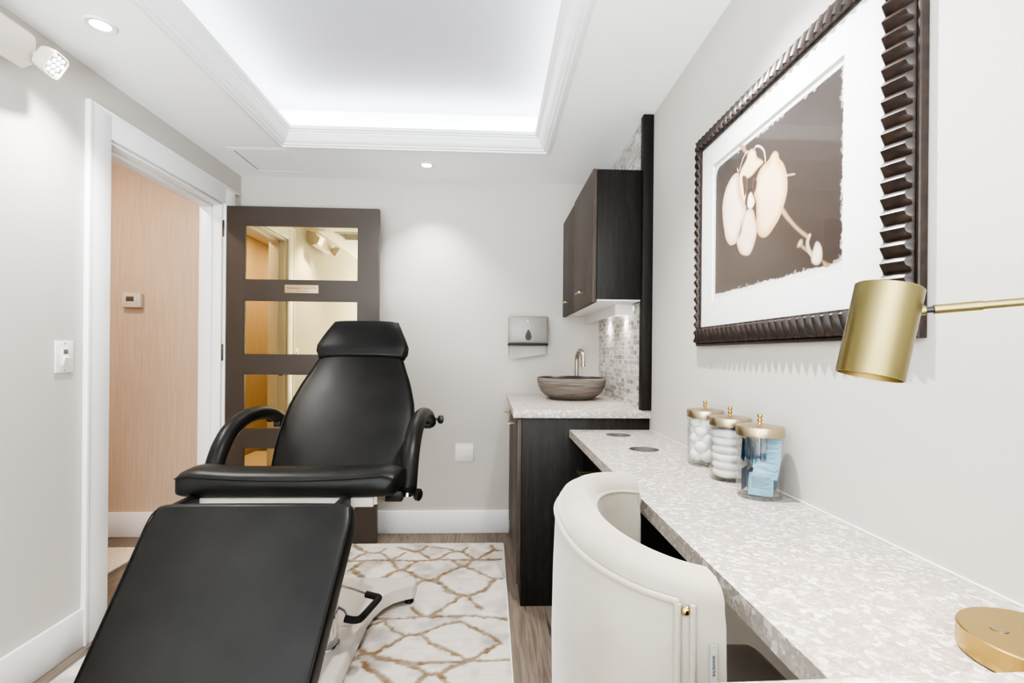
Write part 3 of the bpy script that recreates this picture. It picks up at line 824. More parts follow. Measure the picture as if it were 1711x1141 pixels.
mlathe('lift_column', M['chrome'], ch, (CX+.0, 1.80, .100), (0, 0, 1), [(.052, 0), (.052, .006), (.046, .007), (.046, .20), (.036, .20), (.036, .47)], 32)
bm = bmesh.new(); box(bm, CX-.07, CX+.07, 1.66, 1.94, .55, .615, bev=.008); finish(bm, 'lift_head', M['whitemetal'], ch)
# foot bar with foam grip
bar = spline([(CX-.02, 1.985, .235), (CX+.06, 1.975, .218), (-.455, 1.958, .203)], 4)
bar2 = spline([(CX-.02, 1.845, .235), (CX+.06, 1.825, .215), (-.502, 1.790, .202)], 4)
fb = mtube('foot_bar', M['chrome'], ch, [tuple(p) for p in bar] + [(-.432, 1.955, .200), (-.425, 1.945, .199), (-.452, 1.80, .199), (-.466, 1.786, .199)] + [tuple(p) for p in reversed(bar2)], .0055, 10)
mtube('foam_grip', M['foam'], fb, spline([(-.478, 1.966, .204), (-.447, 1.957, .201), (-.428, 1.949, .2), (-.424, 1.935, .2), (-.437, 1.87, .2), (-.453, 1.80, .2), (-.464, 1.786, .2), (-.482, 1.785, .2), (-.508, 1.789, .203)], 5), .0125, 14)
mbox('bar_mount', M['whitemetal'], fb, CX-.04, CX+.0, 1.83, 2.0, .215, .255, bev=.004)

# ============================================================ SINK CORNER
CY0 = 2.258
bc = thing('base_cabinet', (.43, 2.73, 0), 'dark wood base cabinet under the sink counter', 'cabinet')
mbox('carcass', M['wood'], bc, .147, XR-.002, CY0, YB-.002, .0, .860, bev=.0015)
for y0, y1, hy in ((CY0+.002, 2.726, 2.60), (2.730, YB-.004, 3.05)):
    d = mbox('door', M['wood_lit'], bc, .127, .146, y0, y1, .10, .855, bev=.0015)
    hb = mtube('handle', M['nickel'], d, [(.098, hy-.045, .790), (.098, hy+.045, .790)], .0055, 12)
    for s in (-.022, .022): mlathe('handle_post', M['nickel'], hb, (.128, hy+s, .790), (-1, 0, 0), [(.0045, 0), (.0045, .03)], 10)
sc_ = mbox('stone_counter', M['stone'], None, .106, XR-.0005, 2.244, YB-.0005, .8605, .898, bev=.002)
tag(sc_, 'speckled grey stone counter slab under the round basin', 'countertop')
# vessel sink
sk = thing('vessel_sink', (.466, 2.83, .898), 'round brushed grey stone basin standing on the counter', 'sink')
op = [(.115, .0005), (.122, .003), (.128, .008), (.152, .022), (.176, .046), (.191, .078), (.1975, .108), (.198, .118), (.194, .122)]
ip = [(.188, .120), (.182, .106), (.170, .070), (.140, .035), (.09, .018), (.022, .014)]
mlathe('bowl', M['bowl'], sk, (.466, 2.83, .898), (0, 0, 1), op + [(.190, .1225)], 64, cap=False)
mlathe('basin_lining', M['bowlin'], sk, (.466, 2.83, .898), (0, 0, 1), [(.1945, .1223), (.190, .1225)] + ip, 64, cap=False)
mlathe('drain', M['chrome'], sk, (.466, 2.83, .911), (0, 0, 1), [(.026, 0), (.026, .004), (.018, .006), (0, .006)], 24)
# faucet
fa = thing('faucet', (.543, 3.10, .898), 'brushed steel gooseneck faucet behind the round basin', 'faucet')
mlathe('base_collar', M['steelfaucet'], fa, (.543, 3.10, .8985), (0, 0, 1), [(.026, 0), (.026, .006), (.020, .010), (.017, .012)], 24)
mtube('spout', M['steelfaucet'], fa, [(.543, 3.10, .905), (.543, 3.10, 1.0)] + spline([(.543, 3.10, 1.08), (.544, 3.095, 1.135), (.548, 3.07, 1.168), (.552, 3.035, 1.176), (.556, 3.0, 1.166), (.560, 2.978, 1.135), (.561, 2.975, 1.085)], 6), .0125, 16)
mlathe('aerator', M['chrome'], fa, (.561, 2.975, 1.087), (0, 0, -1), [(.0135, 0), (.0135, .008), (.010, .009)], 16)
mtube('lever', M['steelfaucet'], fa, [(.555, 3.10, .945), (.60, 3.095, .955)], .006, 12, round_end=True)
# wall cabinet
uc = thing('wall_cabinet', (.6, 2.73, 1.40), 'dark wood wall cabinet with two doors above the sink', 'cabinet')
mbox('carcass', M['wood'], uc, .485, XR-.0335+.0325, CY0, YB-.002, 1.406, 2.004, bev=.0015)
mbox('under_panel', M['white'], uc, .487, .688, CY0+.003, YB-.004, 1.400, 1.4065)
for y0, y1, hy, z1 in ((CY0, 2.772, 2.50, 2.006), (2.776, YB-.004, 2.97, 1.998)):
    d = mbox('door', M['wood_lit'], uc, .465, .4835, y0, y1, 1.392, z1, bev=.0015)
    hb = mtube('handle', M['nickel'], d, [(.438, hy-.05, 1.462), (.438, hy+.05, 1.462)], .0055, 12)
    for s in (-.022, .022): mlathe('handle_post', M['nickel'], hb, (.466, hy+s, 1.462), (-1, 0, 0), [(.0045, 0), (.0045, .03)], 10)
# light valance under the cabinet
uv = thing('under_cabinet_light', (.66, 2.8, 1.40), 'white boxed light fitting under the wall cabinet', 'light fitting')
bm = bmesh.new(); box(bm, .612, .620, 2.42, YB-.004, 1.348, 1.400); box(bm, .620, .702, 2.42, 2.428, 1.348, 1.400); finish(bm, 'valance', M['white'], uv, smooth=False)
for y in (2.55, 2.90):
    mlathe('lamp', M['ledpuck'], uv, (.665, y, 1.3995), (0, 0, -1), [(.026, 0), (.026, .012), (.020, .014), (0, .014)], 20)
    spot('puck_beam', (.665, y, 1.382), 3.2, 110, .6, (1, .96, .9), None, .02)

# ============================================================ DESK
DZ0, DZ1, DXE = .773, .807, .364
bm = bmesh.new()
out = [(DXE, .30), (XR-.0005, .30), (XR-.0005, 2.2565), (DXE, 2.2565)]
holes = [(.5545, 2.115, .054), (.565, 1.793, .054)]
def ringv(z):
    L = [[bm.verts.new((x, y, z)) for x, y in out]]
    for cx, cy, r in holes: L.append([bm.verts.new((cx+r*math.cos(2*PI*k/48), cy+r*math.sin(2*PI*k/48), z)) for k in range(48)])
    return L
top = ringv(DZ1); bot = ringv(DZ0)
for L in (top, bot):
    ee = []
    for lp in L:
        for a, b in zip(lp, lp[1:]+lp[:1]): ee.append(bm.edges.new((a, b)))
    bmesh.ops.triangle_fill(bm, edges=ee, use_beauty=True)
for lt, lb in zip(top, bot):
    for k in range(len(lt)):
        j = (k+1) % len(lt); bm.faces.new((lt[k], lt[j], lb[j], lb[k]))
desk = finish(bm, 'stone_desk', M['stone'], angle=30)
tag(desk, 'long speckled stone desk top along the right wall with two round holes', 'desk')
for cx, cy, r in holes:
    mlathe('hole_sleeve', M['grey'], desk, (cx, cy, DZ1-.001), (0, 0, -1), [(r-.002, 0), (r-.002, .033)], 40, cap=False)
mbox('wall_joint', M['white'], desk, XR-.004, XR-.0002, .42, 2.256, DZ1, DZ1+.004, bev=.001)
dp = thing('drawer_pedestal', (.56, 1.93, 0), 'black wood drawer unit under the far end of the desk', 'drawer unit')
mbox('carcass', M['wood'], dp, .450, XR-.002, 1.62, 2.256, .0, .7725, bev=.0015)
for z0, z1 in ((.56, .768), (.29, .556), (.02, .286)):
    d = mbox('drawer', M['wood'], dp, .430, .449, 1.622, 2.252, z0, z1, bev=.0015)
    zh = (z0+z1)/2 - .01
    hb = mtube('handle', M['nickel'], d, [(.376, 2.00, zh), (.376, 2.10, zh)], .0055, 12)
    for y in (2.025, 2.075): mlathe('handle_post', M['nickel'], hb, (.430, y, zh), (-1, 0, 0), [(.0045, 0), (.0045, .054)], 10)
# near cabinet with raised counter (its slab edge shows at the bottom right)
nc = thing('base_cabinet', (.43, -.05, 0), 'near base cabinet at the bottom right, under the closest stone slab', 'cabinet')
mbox('carcass', M['wood'], nc, .147, XR-.002, -.50, .296, 0, .860, bev=.0015)
for y0, y1 in ((-.498, -.104), (-.100, .294)): mbox('door', M['wood'], nc, .127, .146, y0, y1, .10, .855, bev=.0015)
bm = bmesh.new()
for v in box(bm, .106, XR-.0005, -.50, .372, .8605, .898):
    if v.co.y > 0: v.co.y = .3712+.0225*v.co.x
ns = finish(bm, 'stone_counter', M['stone'], None, smooth=False)
tag(ns, 'closest speckled stone counter slab, only its edge at the bottom right corner', 'countertop')

# ============================================================ JARS
def jar(x, y, label, s=1.):
    t = thing('glass_jar', (x, y, DZ1), label, 'jar', 'glass apothecary jars on the desk')
    mlathe('glass_body', M['glass'], t, (x, y, DZ1+.0008), (0, 0, 1), [(0, .0), (.050, .0), (.0525, .004), (.0525, .150), (.0505, .155), (.0505, .158), (.0485, .158), (.0485, .006), (0, .006)], 48)
    ld = mlathe('lid', M['brass_lid'], t, (x, y, DZ1+.150), (0, 0, 1), [(.0522, .0), (.0545, .0), (.0548, .002), (.0548, .020), (.0535, .0225), (.030, .0265), (.008, .028)], 48)
    mlathe('knob', M['gold'], ld, (x, y, DZ1+.1775), (0, 0, 1), [(.0065, 0), (.0035, .003), (.0035, .005), (.006, .008), (.006, .011), (.0035, .0135), (.0035, .0145), (.0058, .017), (.0065, .020), (.005, .0235), (0, .025)], 20)
    return t
J1, J2, J3 = (.682, 1.545), (.672, 1.360), (.664, 1.192)
jar(*J1, 'farthest glass jar with gold lid, full of white cotton balls')
jar(*J2, 'middle glass jar with gold lid, stacked with white cotton pads')
jar(*J3, 'nearest glass jar with gold lid, full of blue foil packets')
def blob(name, c, r, mat, seed):
    bm = bmesh.new(); bmesh.ops.create_icosphere(bm, subdivisions=3, radius=r)
    rs = random.Random(seed); ph = [rs.uniform(0, 6) for _ in range(6)]
    for v in bm.verts:
        p = v.co/r
        v.co *= 1 + .06*math.sin(5*p.x+ph[0])*math.sin(5*p.y+ph[1]) + .05*math.sin(9*p.z+ph[2])*math.sin(8*p.x+ph[3])
    o = finish(bm, name, mat, None, angle=180); o.location = c; return o
n = 0
protos = [blob('cotton_ball', (0, 0, 0), .0225, M['cotton'], s) for s in (1, 2, 3)]
first = [True]*3
for lay in range(5):
    for k in range(4):
        a = 2*PI*k/4 + lay*.8
        p = (J1[0]+.0225*math.cos(a), J1[1]+.0225*math.sin(a), DZ1+.0325+lay*.0255)
        i = n % 3
        if first[i]: c = protos[i]; first[i] = False
        else: c = protos[i].copy(); COL.objects.link(c)
        c.location = p; c.rotation_euler = (random.uniform(0, 3), random.uniform(0, 3), random.uniform(0, 3)); n += 1
        c.scale = (1.04, 1.04, 1.04)
        tag(c, 'white cotton ball inside the farthest glass jar', 'cotton ball', 'cotton balls in the farthest jar')
pr = None
z = DZ1+.0075
for k in range(6):
    if pr is None:
        bm = bmesh.new(); lathe(bm, (0, 0, 0), (0, 0, 1), [(0, 0), (.030, .0), (.041, .003), (.0455, .009), (.0462, .0125), (.0450, .017), (.041, .022), (.030, .0245), (.0, .025)], 40)
        for v in bm.verts: v.co.z += .0012*math.sin(3*math.atan2(v.co.y, v.co.x))*min(1, v.co.xy.length/.03)
        pr = finish(bm, 'cotton_pad', M['gauze'], None, angle=90); c = pr
    else: c = pr.copy(); COL.objects.link(c)
    c.location = (J2[0]+random.uniform(-.001, .001), J2[1]+random.uniform(-.001, .001), z); z += .0217
    c.rotation_euler = (0, 0, k*1.1)
    tag(c, 'thick white cotton pad stacked inside the middle glass jar', 'cotton pad', 'cotton pads in the middle jar')
# packets
def packet_mesh(mat):
    bm = bmesh.new(); w = .027
    def f(side):
        def g(u, v):
            x, y = (u*2-1), (v*2-1)
            e = max(0, 1-abs(x)**6)*max(0, 1-abs(y)**6)
            return Vector((x*w, side*(.0002+.0011*e*(.7+.3*math.sin(5*x+3*y))), y*w))
        return g
    grid_mesh(bm, 11, 11, f(1)); grid_mesh(bm, 11, 11, f(-1)); bmesh.ops.remove_doubles(bm, verts=bm.verts, dist=.00045)
    return bm
pk = [finish(packet_mesh(0), 'foil_packet', m_, None, angle=60) for m_ in (M['packet'], M['packetdark'])]
def ink(o):
    for k in range(7):
        bm = bmesh.new(); box(bm, -.020, .020-.006*((k*7) % 3), -.00175, -.00165, .0165-.0042*k-.0007, .0165-.0042*k+.0007)
        finish(bm, 'printed_line', M['packetink'], o, smooth=False)
ink(pk[0])
vd = Vector((.49, .87, 0)).normalized(); vr = Vector((.87, -.49, 0))
jc = Vector((J3[0], J3[1], DZ1))
used = [False, False]
def packet(kind, right, depth, z, yaw, pitch, roll, label):
    if not used[kind]: c = pk[kind]; used[kind] = True
    else: c = copy_tree(pk[kind])
    c.location = jc + vr*right + vd*depth + Vector((0, 0, z))
    # local -Y faces the viewer
    base = Matrix((vr, vd, Vector((0, 0, 1)))).transposed().to_4x4()
    c.rotation_euler = (base @ Matrix.Rotation(yaw, 4, 'Z') @ Matrix.Rotation(pitch, 4, 'X') @ Matrix.Rotation(roll, 4, 'Y')).to_euler()
    tag(c, label, 'packet', 'blue foil packets in the nearest jar')
packet(0, .003, -.030, .0355, .05, -.05, .03, 'pale blue foil packet standing upright at the bottom front of the nearest jar')
packet(0, .016, -.020, .078, .10, -.35, .22, 'pale blue foil packet tilted just above the upright front one in the nearest jar')
packet(0, .014, -.016, .096, .05, -.30, .12, 'pale blue foil packet second from the top at the front of the nearest jar')
packet(0, .020, -.008, .118, .10, -.28, .06, 'topmost pale blue foil packet at the right of the nearest jar')
for k in range(13):
    r_ = -.0365 + .0042*k
    dmax = max(0, math.sqrt(max(0, .0485**2-r_**2)) - .0285)
    packet((k*2+1) % 3 % 2, r_, max(-dmax, min(dmax, -.006+.012*math.sin(k*1.9))), .112+.010*math.sin(k*2.3), 1.45+.12*math.sin(k*1.3), .0, .35+.22*math.sin(k*2.1), 'blue foil packet packed on edge in the upper half of the nearest jar')
for k in range(9):
    r_ = -.034 + .0085*k
    dmax = max(0, math.sqrt(max(0, .0485**2-r_**2)) - .0285)
    packet((k+1) % 2, r_, max(min(.012, dmax), -dmax), .040, 1.35+.15*math.sin(k*1.9), 0, .15*math.sin(k*2.2), 'blue foil packet standing behind the front one inside the nearest jar')

# ============================================================ DESK LAMP
lp = thing('desk_lamp', (.621, .533, DZ1), 'brushed brass desk lamp with cylinder shade at the near end of the desk', 'lamp')
mlathe('base', M['brass_base'], lp, (.621, .533, DZ1+.0005), (0, 0, 1), [(.069, 0), (.0705, .0015), (.0705, .0265), (.069, .028), (0, .028)], 64)
mlathe('touch_button', M['nickel'], lp, (.594, .551, DZ1+.028), (0, 0, 1), [(.0085, 0), (.0085, .0012), (.006, .0016), (.004, .0008), (0, .0008)], 24)
PP = Vector((.676, .520, 0))
mtube('post', M['brass'], lp, [(PP.x, PP.y, DZ1+.028), (PP.x, PP.y, 1.232)], .006, 14, round_end=True)
A0, A1 = Vector((.5275, .600, 1.2085)), Vector((PP.x, PP.y, 1.2215))
ad = (A1-A0).normalized()
armo = mtube('arm', M['brass'], lp, [A0+ad*.030, A0+ad*.070, A1], .0049, 14)
mtube('arm_sleeve', M['brass'], armo, [A0+ad*.022, A0+ad*.068], .0058, 14)
mtube('pivot_pin', M['black'], armo, [A0+ad*.010, A0+ad*.024], .0040, 12)
mtube('pivot_block', M['brass'], armo, [A0-ad*.006, A0+ad*.0135], .0064, 14)
mlathe('post_collar', M['brass'], lp, (PP.x, PP.y, 1.206), (0, 0, 1), [(.0085, 0), (.0095, .002), (.0095, .028), (.0085, .030)], 16)
SA, SB = Vector((.4985, .600, 1.2385)), Vector((.4735, .600, 1.1265))
sd = (SB-SA).normalized(); sl = (SB-SA).length
shade = mlathe('shade', M['brass'], lp, SA, sd, [(0, .0), (.035, 0), (.0365, .0012), (.0365, sl), (.0350, sl), (.0350, .004), (0, .004)], 56)
mlathe('bulb', emit('warm bulb', 'ffe2b8', 3), shade, SA+sd*.03, sd, [(.006, 0), (.012, .01), (.016, .03), (.012, .048), (0, .052)], 20)
spot('lamp_beam', tuple(SA+sd*.088), 3, 125, .7, (1, .82, .6), tuple(SA+sd*1.0), .016)

# ============================================================ FRAMED ORCHID
FY0, FY1, FZ0, FZ1 = .806, 1.716, 1.184, 1.905     # outer size on the wall
pf = thing('framed_picture', (XR, 1.26, FZ0), 'framed sepia orchid photograph in a dark ridged wood frame', 'picture')
FW = .062; XB = XR-.002
def tri(s, pitch):
    q = (s/pitch) % 1.0
    v = q/.62 if q < .62 else (1-q)/.38
    return v**.8
def frame_side(org, along, inward, L, phase):
    bm = bmesh.new()
    cols = [(0, 0, 0), (0, .013, 0), (.002, .015, 0), (.007, .015, 0), (.009, .013, 0), (.0105, .020, .25), (.014, .024, 1), (.034, .032, 1), (.052, .037, 1), (.056, .035, .8), (.0575, .029, .2), (.0625, .027, 0), (.0625, 0, 0)]
    pitch = L/round(L/.0283); nu = int(round(L/pitch))*10+1
    o = Vector(org); a = Vector(along); i_ = Vector(inward)
    V = []
    for k in range(nu):
        row = []
        for w, h, amp in cols:
            s = L*k/(nu-1); s = min(max(s, w), L-w)
            hh = h + amp*(.012*tri(s+phase, pitch) - .006)
            row.append(bm.verts.new(o + a*s + i_*w + Vector((-hh, 0, 0))))
        V.append(row)
    for k in range(nu-1):
        for j in range(len(cols)-1):
            try: bm.faces.new((V[k][j], V[k+1][j], V[k+1][j+1], V[k][j+1]))
            except ValueError: pass
    bmesh.ops.remove_doubles(bm, verts=bm.verts, dist=1e-6)
    return finish(bm, 'frame_rail', M['frame'], pf, angle=30)
frame_side((XB, FY1, FZ0), (0, -1, 0), (0, 0, 1), FY1-FY0, 0)
frame_side((XB, FY1, FZ1), (0, -1, 0), (0, 0, -1), FY1-FY0, 0)
frame_side((XB, FY1, FZ0), (0, 0, 1), (0, -1, 0), FZ1-FZ0, 0)
frame_side((XB, FY0, FZ0), (0, 0, 1), (0, 1, 0), FZ1-FZ0, 0)
XM = .715
WY0, WY1, WZ0, WZ1 = .979, 1.576, 1.327, 1.767    # window of the mat
bm = bmesh.new()
y0, y1, z0, z1 = FY0+.055, FY1-.055, FZ0+.055, FZ1-.055
for q in ((y0, WY0, z0, z1), (WY1, y1, z0, z1), (WY0, WY1, z0, WZ0), (WY0, WY1, WZ1, z1)): box(bm, XM-.001, XM+.004, *q)
bmesh.ops.remove_doubles(bm, verts=bm.verts, dist=1e-5)
finish(bm, 'mat_board', M['mat'], pf, smooth=False)
bm = bmesh.new(); bm.faces.new([bm.verts.new((XM-.003, y, z)) for y, z in ((y0, z0), (y1, z0), (y1, z1), (y0, z1))])
finish(bm, 'glass_pane', mat_glass('picture glass sheet', (1, 1, 1), low=.014), pf, smooth=False)
mbox('backing_board', M['paper'], pf, XM+.006, XR-.002, y0, y1, z0, z1)
# the print: an off-white sheet with a dark, rough-edged photograph of an orchid
PG = {'leftpetal':[(1.4233,1.6881),(1.4499,1.6904),(1.4772,1.6802),(1.5024,1.6572),(1.5173,1.6208),(1.5156,1.5837),(1.506,1.5447),(1.4928,1.5098),(1.4688,1.4865),(1.4459,1.4823),(1.4283,1.4853),(1.4114,1.508),(1.3909,1.5408),(1.3732,1.5652),(1.3835,1.5891),(1.4049,1.6211),(1.4168,1.6592),(1.4172,1.6807)],'rightpetal':[(1.2342,1.6737),(1.2508,1.6698),(1.2609,1.6624),(1.2924,1.6571),(1.3141,1.6434),(1.3271,1.616),(1.332,1.5935),(1.3202,1.5657),(1.3192,1.5055),(1.3075,1.4787),(1.2855,1.4656),(1.261,1.4656),(1.2343,1.4798),(1.2088,1.499),(1.1906,1.5265),(1.1789,1.5551),(1.1793,1.5839),(1.1857,1.6078),(1.1984,1.6307),(1.2144,1.6479),(1.2191,1.6627)],'bottompetal':[(1.3509,1.5627),(1.3732,1.561),(1.3909,1.5408),(1.4054,1.5065),(1.4257,1.4899),(1.4192,1.467),(1.4017,1.4463),(1.3766,1.4358),(1.3525,1.4343),(1.3334,1.4506),(1.3201,1.4737),(1.3153,1.4965),(1.3232,1.5226),(1.3336,1.5496)],'column':[(1.346,1.7263),(1.3656,1.7241),(1.3758,1.7074),(1.4062,1.6895),(1.4169,1.6678),(1.4138,1.6368),(1.4004,1.6027),(1.3833,1.5806),(1.3794,1.592),(1.3741,1.6111),(1.3843,1.6354),(1.3805,1.6508),(1.3446,1.6504),(1.3107,1.6601),(1.2868,1.6648),(1.2963,1.6763),(1.3187,1.693),(1.3265,1.7122)],'darka':[(1.3974,1.6672),(1.375,1.6605),(1.3682,1.6423),(1.3718,1.6187),(1.3838,1.6059),(1.3908,1.6292)],'darkb':[(1.3367,1.6395),(1.3176,1.6287),(1.321,1.6099),(1.3321,1.5975),(1.3402,1.6204)],'pale':[(1.3669,1.5716),(1.3634,1.5994),(1.3477,1.6067),(1.3358,1.5907),(1.3279,1.5721),(1.343,1.5604)],'stemtop':[(1.4135,1.7606),(1.3948,1.757),(1.3697,1.7278),(1.3819,1.7265)],'stem':[(1.1966,1.521),(1.1659,1.4871),(1.131,1.4534),(1.0929,1.4254),(1.1007,1.4189),(1.1308,1.4396),(1.1656,1.4694),(1.2026,1.5064)],'bud':[(1.0697,1.4059),(1.0563,1.3983),(1.0488,1.3813),(1.0495,1.3629),(1.0586,1.3537),(1.073,1.355),(1.0848,1.3641),(1.086,1.3765),(1.0801,1.3895)],'budsmall':[(1.1387,1.4087),(1.1305,1.4224),(1.1195,1.4233),(1.1167,1.4124),(1.1275,1.4063)],'budend':[(1.0495,1.3623),(1.0234,1.3449),(1.0421,1.345)],'curla':[(1.3657,1.7282),(1.39,1.7214),(1.4064,1.7024),(1.4148,1.6919),(1.4235,1.6938),(1.4262,1.7021)],'curlb':[(1.332,1.7205),(1.323,1.7236),(1.3043,1.7149),(1.2859,1.6975),(1.2785,1.6771),(1.2769,1.6648)],'stalk':[(1.0929,1.4244),(1.1001,1.4104),(1.0945,1.3925),(1.0851,1.3806)],'stalkb':[(1.1193,1.4062),(1.1057,1.3965),(1.0924,1.3871)]}
ny_, nz_ = 300, 222
gy = np.linspace(WY1+.004, WY0-.004, ny_); gz = np.linspace(WZ0-.004, WZ1+.004, nz_)
Yg, Zg = np.meshgrid(gy, gz, indexing='ij')
def inside(poly, Y, Z):
    c = np.zeros(Y.shape, bool); n = len(poly)
    for i in range(n):
        (a, b), (c2, d) = poly[i], poly[(i+1) % n]
        if b == d: continue
        cond = ((b > Z) != (d > Z)) & (Y < (c2-a)*(Z-b)/(d-b)+a); c ^= cond
    return c
def smooth_poly(poly, k=5):
    P = [Vector((*poly[-1], 0))] + [Vector((*p, 0)) for p in poly] + [Vector((*poly[0], 0)), Vector((*poly[1], 0))]
    s = spline(P, k); return [(v.x, v.y) for v in s[k:-k]]
def sdf(poly):
    s = smooth_poly(poly); S_ = [(a, b, c, d) for (a, b), (c, d) in zip(s, s[1:]+s[:1])]
    d = dist_segs(Yg, Zg, S_); return np.where(inside(s, Yg, Zg), d, -d)
def col(h): return np.array(lin(h)[:3])
U = (WY1-Yg)/(WY1-WY0); Vv = (Zg-WZ0)/(WZ1-WZ0)
img = np.ones((ny_, nz_, 3))*col('d9d8d5')
rough = (vnoise(Yg, Zg, 140, 11)-.5)*.010 + (vnoise(Yg, Zg, 420, 12)-.5)*.006
left, right_, lo, hi = WY1-.012, WY0+.010, WZ0+.020, WZ1-.016
din = np.minimum(np.minimum(left-Yg+rough*.3, Yg-right_+rough*.8), np.minimum(Zg-lo+rough*.6, hi-Zg+rough*.25))
cr = np.hypot(np.maximum(Yg-(left-.035), 0), np.maximum(Zg-(hi-.035), 0)); din = np.minimum(din, .035-cr)
mask = np.clip(din/.0015+.5, 0, 1)
bg = col('4d4139')*(1-U[..., None]*.5)*(1-np.clip(Vv[..., None]-.35, 0, 1)*.75) + col('1a120d')*U[..., None]*.45
img = img*(1-mask[..., None]) + bg*mask[..., None]
edge = np.clip(1-np.abs(din-.004)/.003, 0, 1)*(vnoise(Yg, Zg, 90, 13) > .62)*(U > .25)
img = img*(1-edge[..., None]*.8)+col('c9c4bd')*edge[..., None]*.8
def paint(name, c_in, c_edge, depth, soft=.0012, shade=None):
    global img
    d = sdf(PG[name]); m_ = np.clip(d/soft+.5, 0, 1)[..., None]
    t = np.clip(d/depth, 0, 1)[..., None]
    c = col(c_edge)*(1-t)+col(c_in)*t
    if shade is not None: c = c*shade[..., None]
    img = img*(1-m_)+c*m_
def line(name, c, w):
    global img
    P = spline([(*p, 0) for p in PG[name]], 5); S_ = [(a.x, a.y, b.x, b.y) for a, b in zip(P, P[1:])]
    m_ = np.clip((w-dist_segs(Yg, Zg, S_))/.001+.5, 0, 1)[..., None]; img = img*(1-m_)+col(c)*m_
veins = .93+.10*vnoise(Yg, Zg, 30, 14)
paint('stemtop', 'a07a62', '7c5a46', .004); paint('stem', 'b79b7c', '6f5640', .007)
line('stalkb', '8d7a68', .004); paint('budsmall', 'bda58c', '8a7460', .006); paint('budend', '9c845c', '6b5840', .004)
line('stalk', 'b5a48c', .0055); paint('bud', 'e0d8c8', 'b09d84', .010, shade=.85+.2*vnoise(Yg, Zg, 70, 15))
paint('leftpetal', 'ecd8c6', 'cbab8e', .022, shade=veins); paint('rightpetal', 'e8cdaa', 'bd9468', .026, shade=veins)
dl = np.exp(-((sdf(PG['column'])+.006)/.010)**2)*(sdf(PG['leftpetal']) > 0)
img = img*(1-.35*dl[..., None]) + col('b58a66')*.35*dl[..., None]
paint('bottompetal', 'e6cdb8', 'c29b7c', .014, shade=veins); paint('pale', 'eee0cf', 'd0b398', .006)
paint('column', 'e6cca6', 'b08050', .008); paint('darka', '4b382c', '8b6c54', .004); paint('darkb', '3f3129', '7b6050', .004)
line('curla', 'e0cdb8', .0016); line('curlb', 'e4d4c0', .0022)
bm = bmesh.new()
V = [[bm.verts.new((XM+.0045, Yg[i, j], Zg[i, j])) for j in range(nz_)] for i in range(ny_)]
for i in range(ny_-1):
    for j in range(nz_-1): bm.faces.new((V[i][j], V[i][j+1], V[i+1][j+1], V[i+1][j]))
me = bpy.data.meshes.new('orchid_print'); bm.to_mesh(me); bm.free()
me.transform(Matrix.Translation(-Vector(pf['_origin'])))
cc = np.ones((len(me.vertices), 4), dtype=np.float32); cc[:, :3] = np.clip(img, 0, 1).reshape(-1, 3)
me.color_attributes.new('Col', 'FLOAT_COLOR', 'POINT').data.foreach_set('color', cc.ravel()); me.materials.append(M['print_'])
po = bpy.data.objects.new('orchid_print', me); COL.objects.link(po); po.parent = pf

# ============================================================ CREAM DESK CHAIR
tc = thing('desk_chair', (.36, .90, 0), 'cream velvet barrel back chair pulled up to the desk', 'chair')
def plan(t, off=0.):
    """t in -1..1 from the near arm tip round the back to the far arm tip; off = distance outwards"""
    straight = .10
    if abs(t) > 1-straight:
        k = (abs(t)-(1-straight))/straight; ang = PI/2; ext = k*.0
    else: ang = abs(t)/(1-straight)*PI/2; ext = 0
    ca, sa = math.cos(ang), math.sin(ang); e = .86
    x = (.338 if t > 0 else .297) - (.211 if t > 0 else .170)*ca**e; y = .288*sa**e
    dx, dy = -ca, sa*.82; ln_ = math.hypot(dx, dy); nx_, ny2 = dx/ln_, dy/ln_
    if ext: nx_, ny2 = 0, 1
    s = 1 if t >= 0 else -1
    p = Vector((x+ext - 0.04*(1 if 0 else 0), .895 + s*y, 0)); nrm = Vector((nx_, s*ny2, 0))
    return p + nrm*off, nrm
NT = 73
def drop(t): return .018 - (.022 if t < 0 else .012)*abs(t)**3 - .050*max(0, (abs(t)-.88)/.12)**2.2
shell = [(.000, .44), (.004, .50), (.006, .62), (.004, .74), (.001, .814), (-.003, .830)]
roll = [(-.003, .834), (-.005, .846), (-.012, .856), (-.028, .864), (-.046, .865), (-.062, .860), (-.072, .850), (-.077, .838), (-.080, .815)]
inner = [(-.080, .80), (-.083, .70), (-.084, .56), (-.080, .44)]
bm = bmesh.new()
rings = []
for i in range(NT):
    t = -1+2*i/(NT-1); dr = drop(t)
    p, nrm = plan(t)
    e = max(0, (abs(t)-.97)/.03); sh = .012*e*e
    ring = []
    for off, z in shell+roll+inner:
        off2 = -.04+(off+.04)*(1-.3*e*e)
        w = max(0, (z-.70)/.165)
        ring.append(p + nrm*off2 + Vector((0, 0, z + dr*max(0, w))))
    rings.append(ring)
loft(bm, rings)
br_ = finish(bm, 'backrest', M['velvet'], tc, angle=50)
def pipe(off, z, r, name='piping', t0=-1, t1=1, par=None):
    L = []
    for i in range(61):
        t = t0+(t1-t0)*i/60; p, nrm = plan(t); e = max(0, (abs(t)-.97)/.03)
        L.append(p + nrm*(-.04+(off+.04)*(1-.3*e*e)) + Vector((0, 0, z+drop(t)*max(0, (z-.70)/.165))))
    return mtube(name, M['velvet'], br_, L, r, 8, round_end=True)
pipe(-.0005, .8315, .0045, t0=-.735, t1=.735); pipe(-.0785, .834, .004)
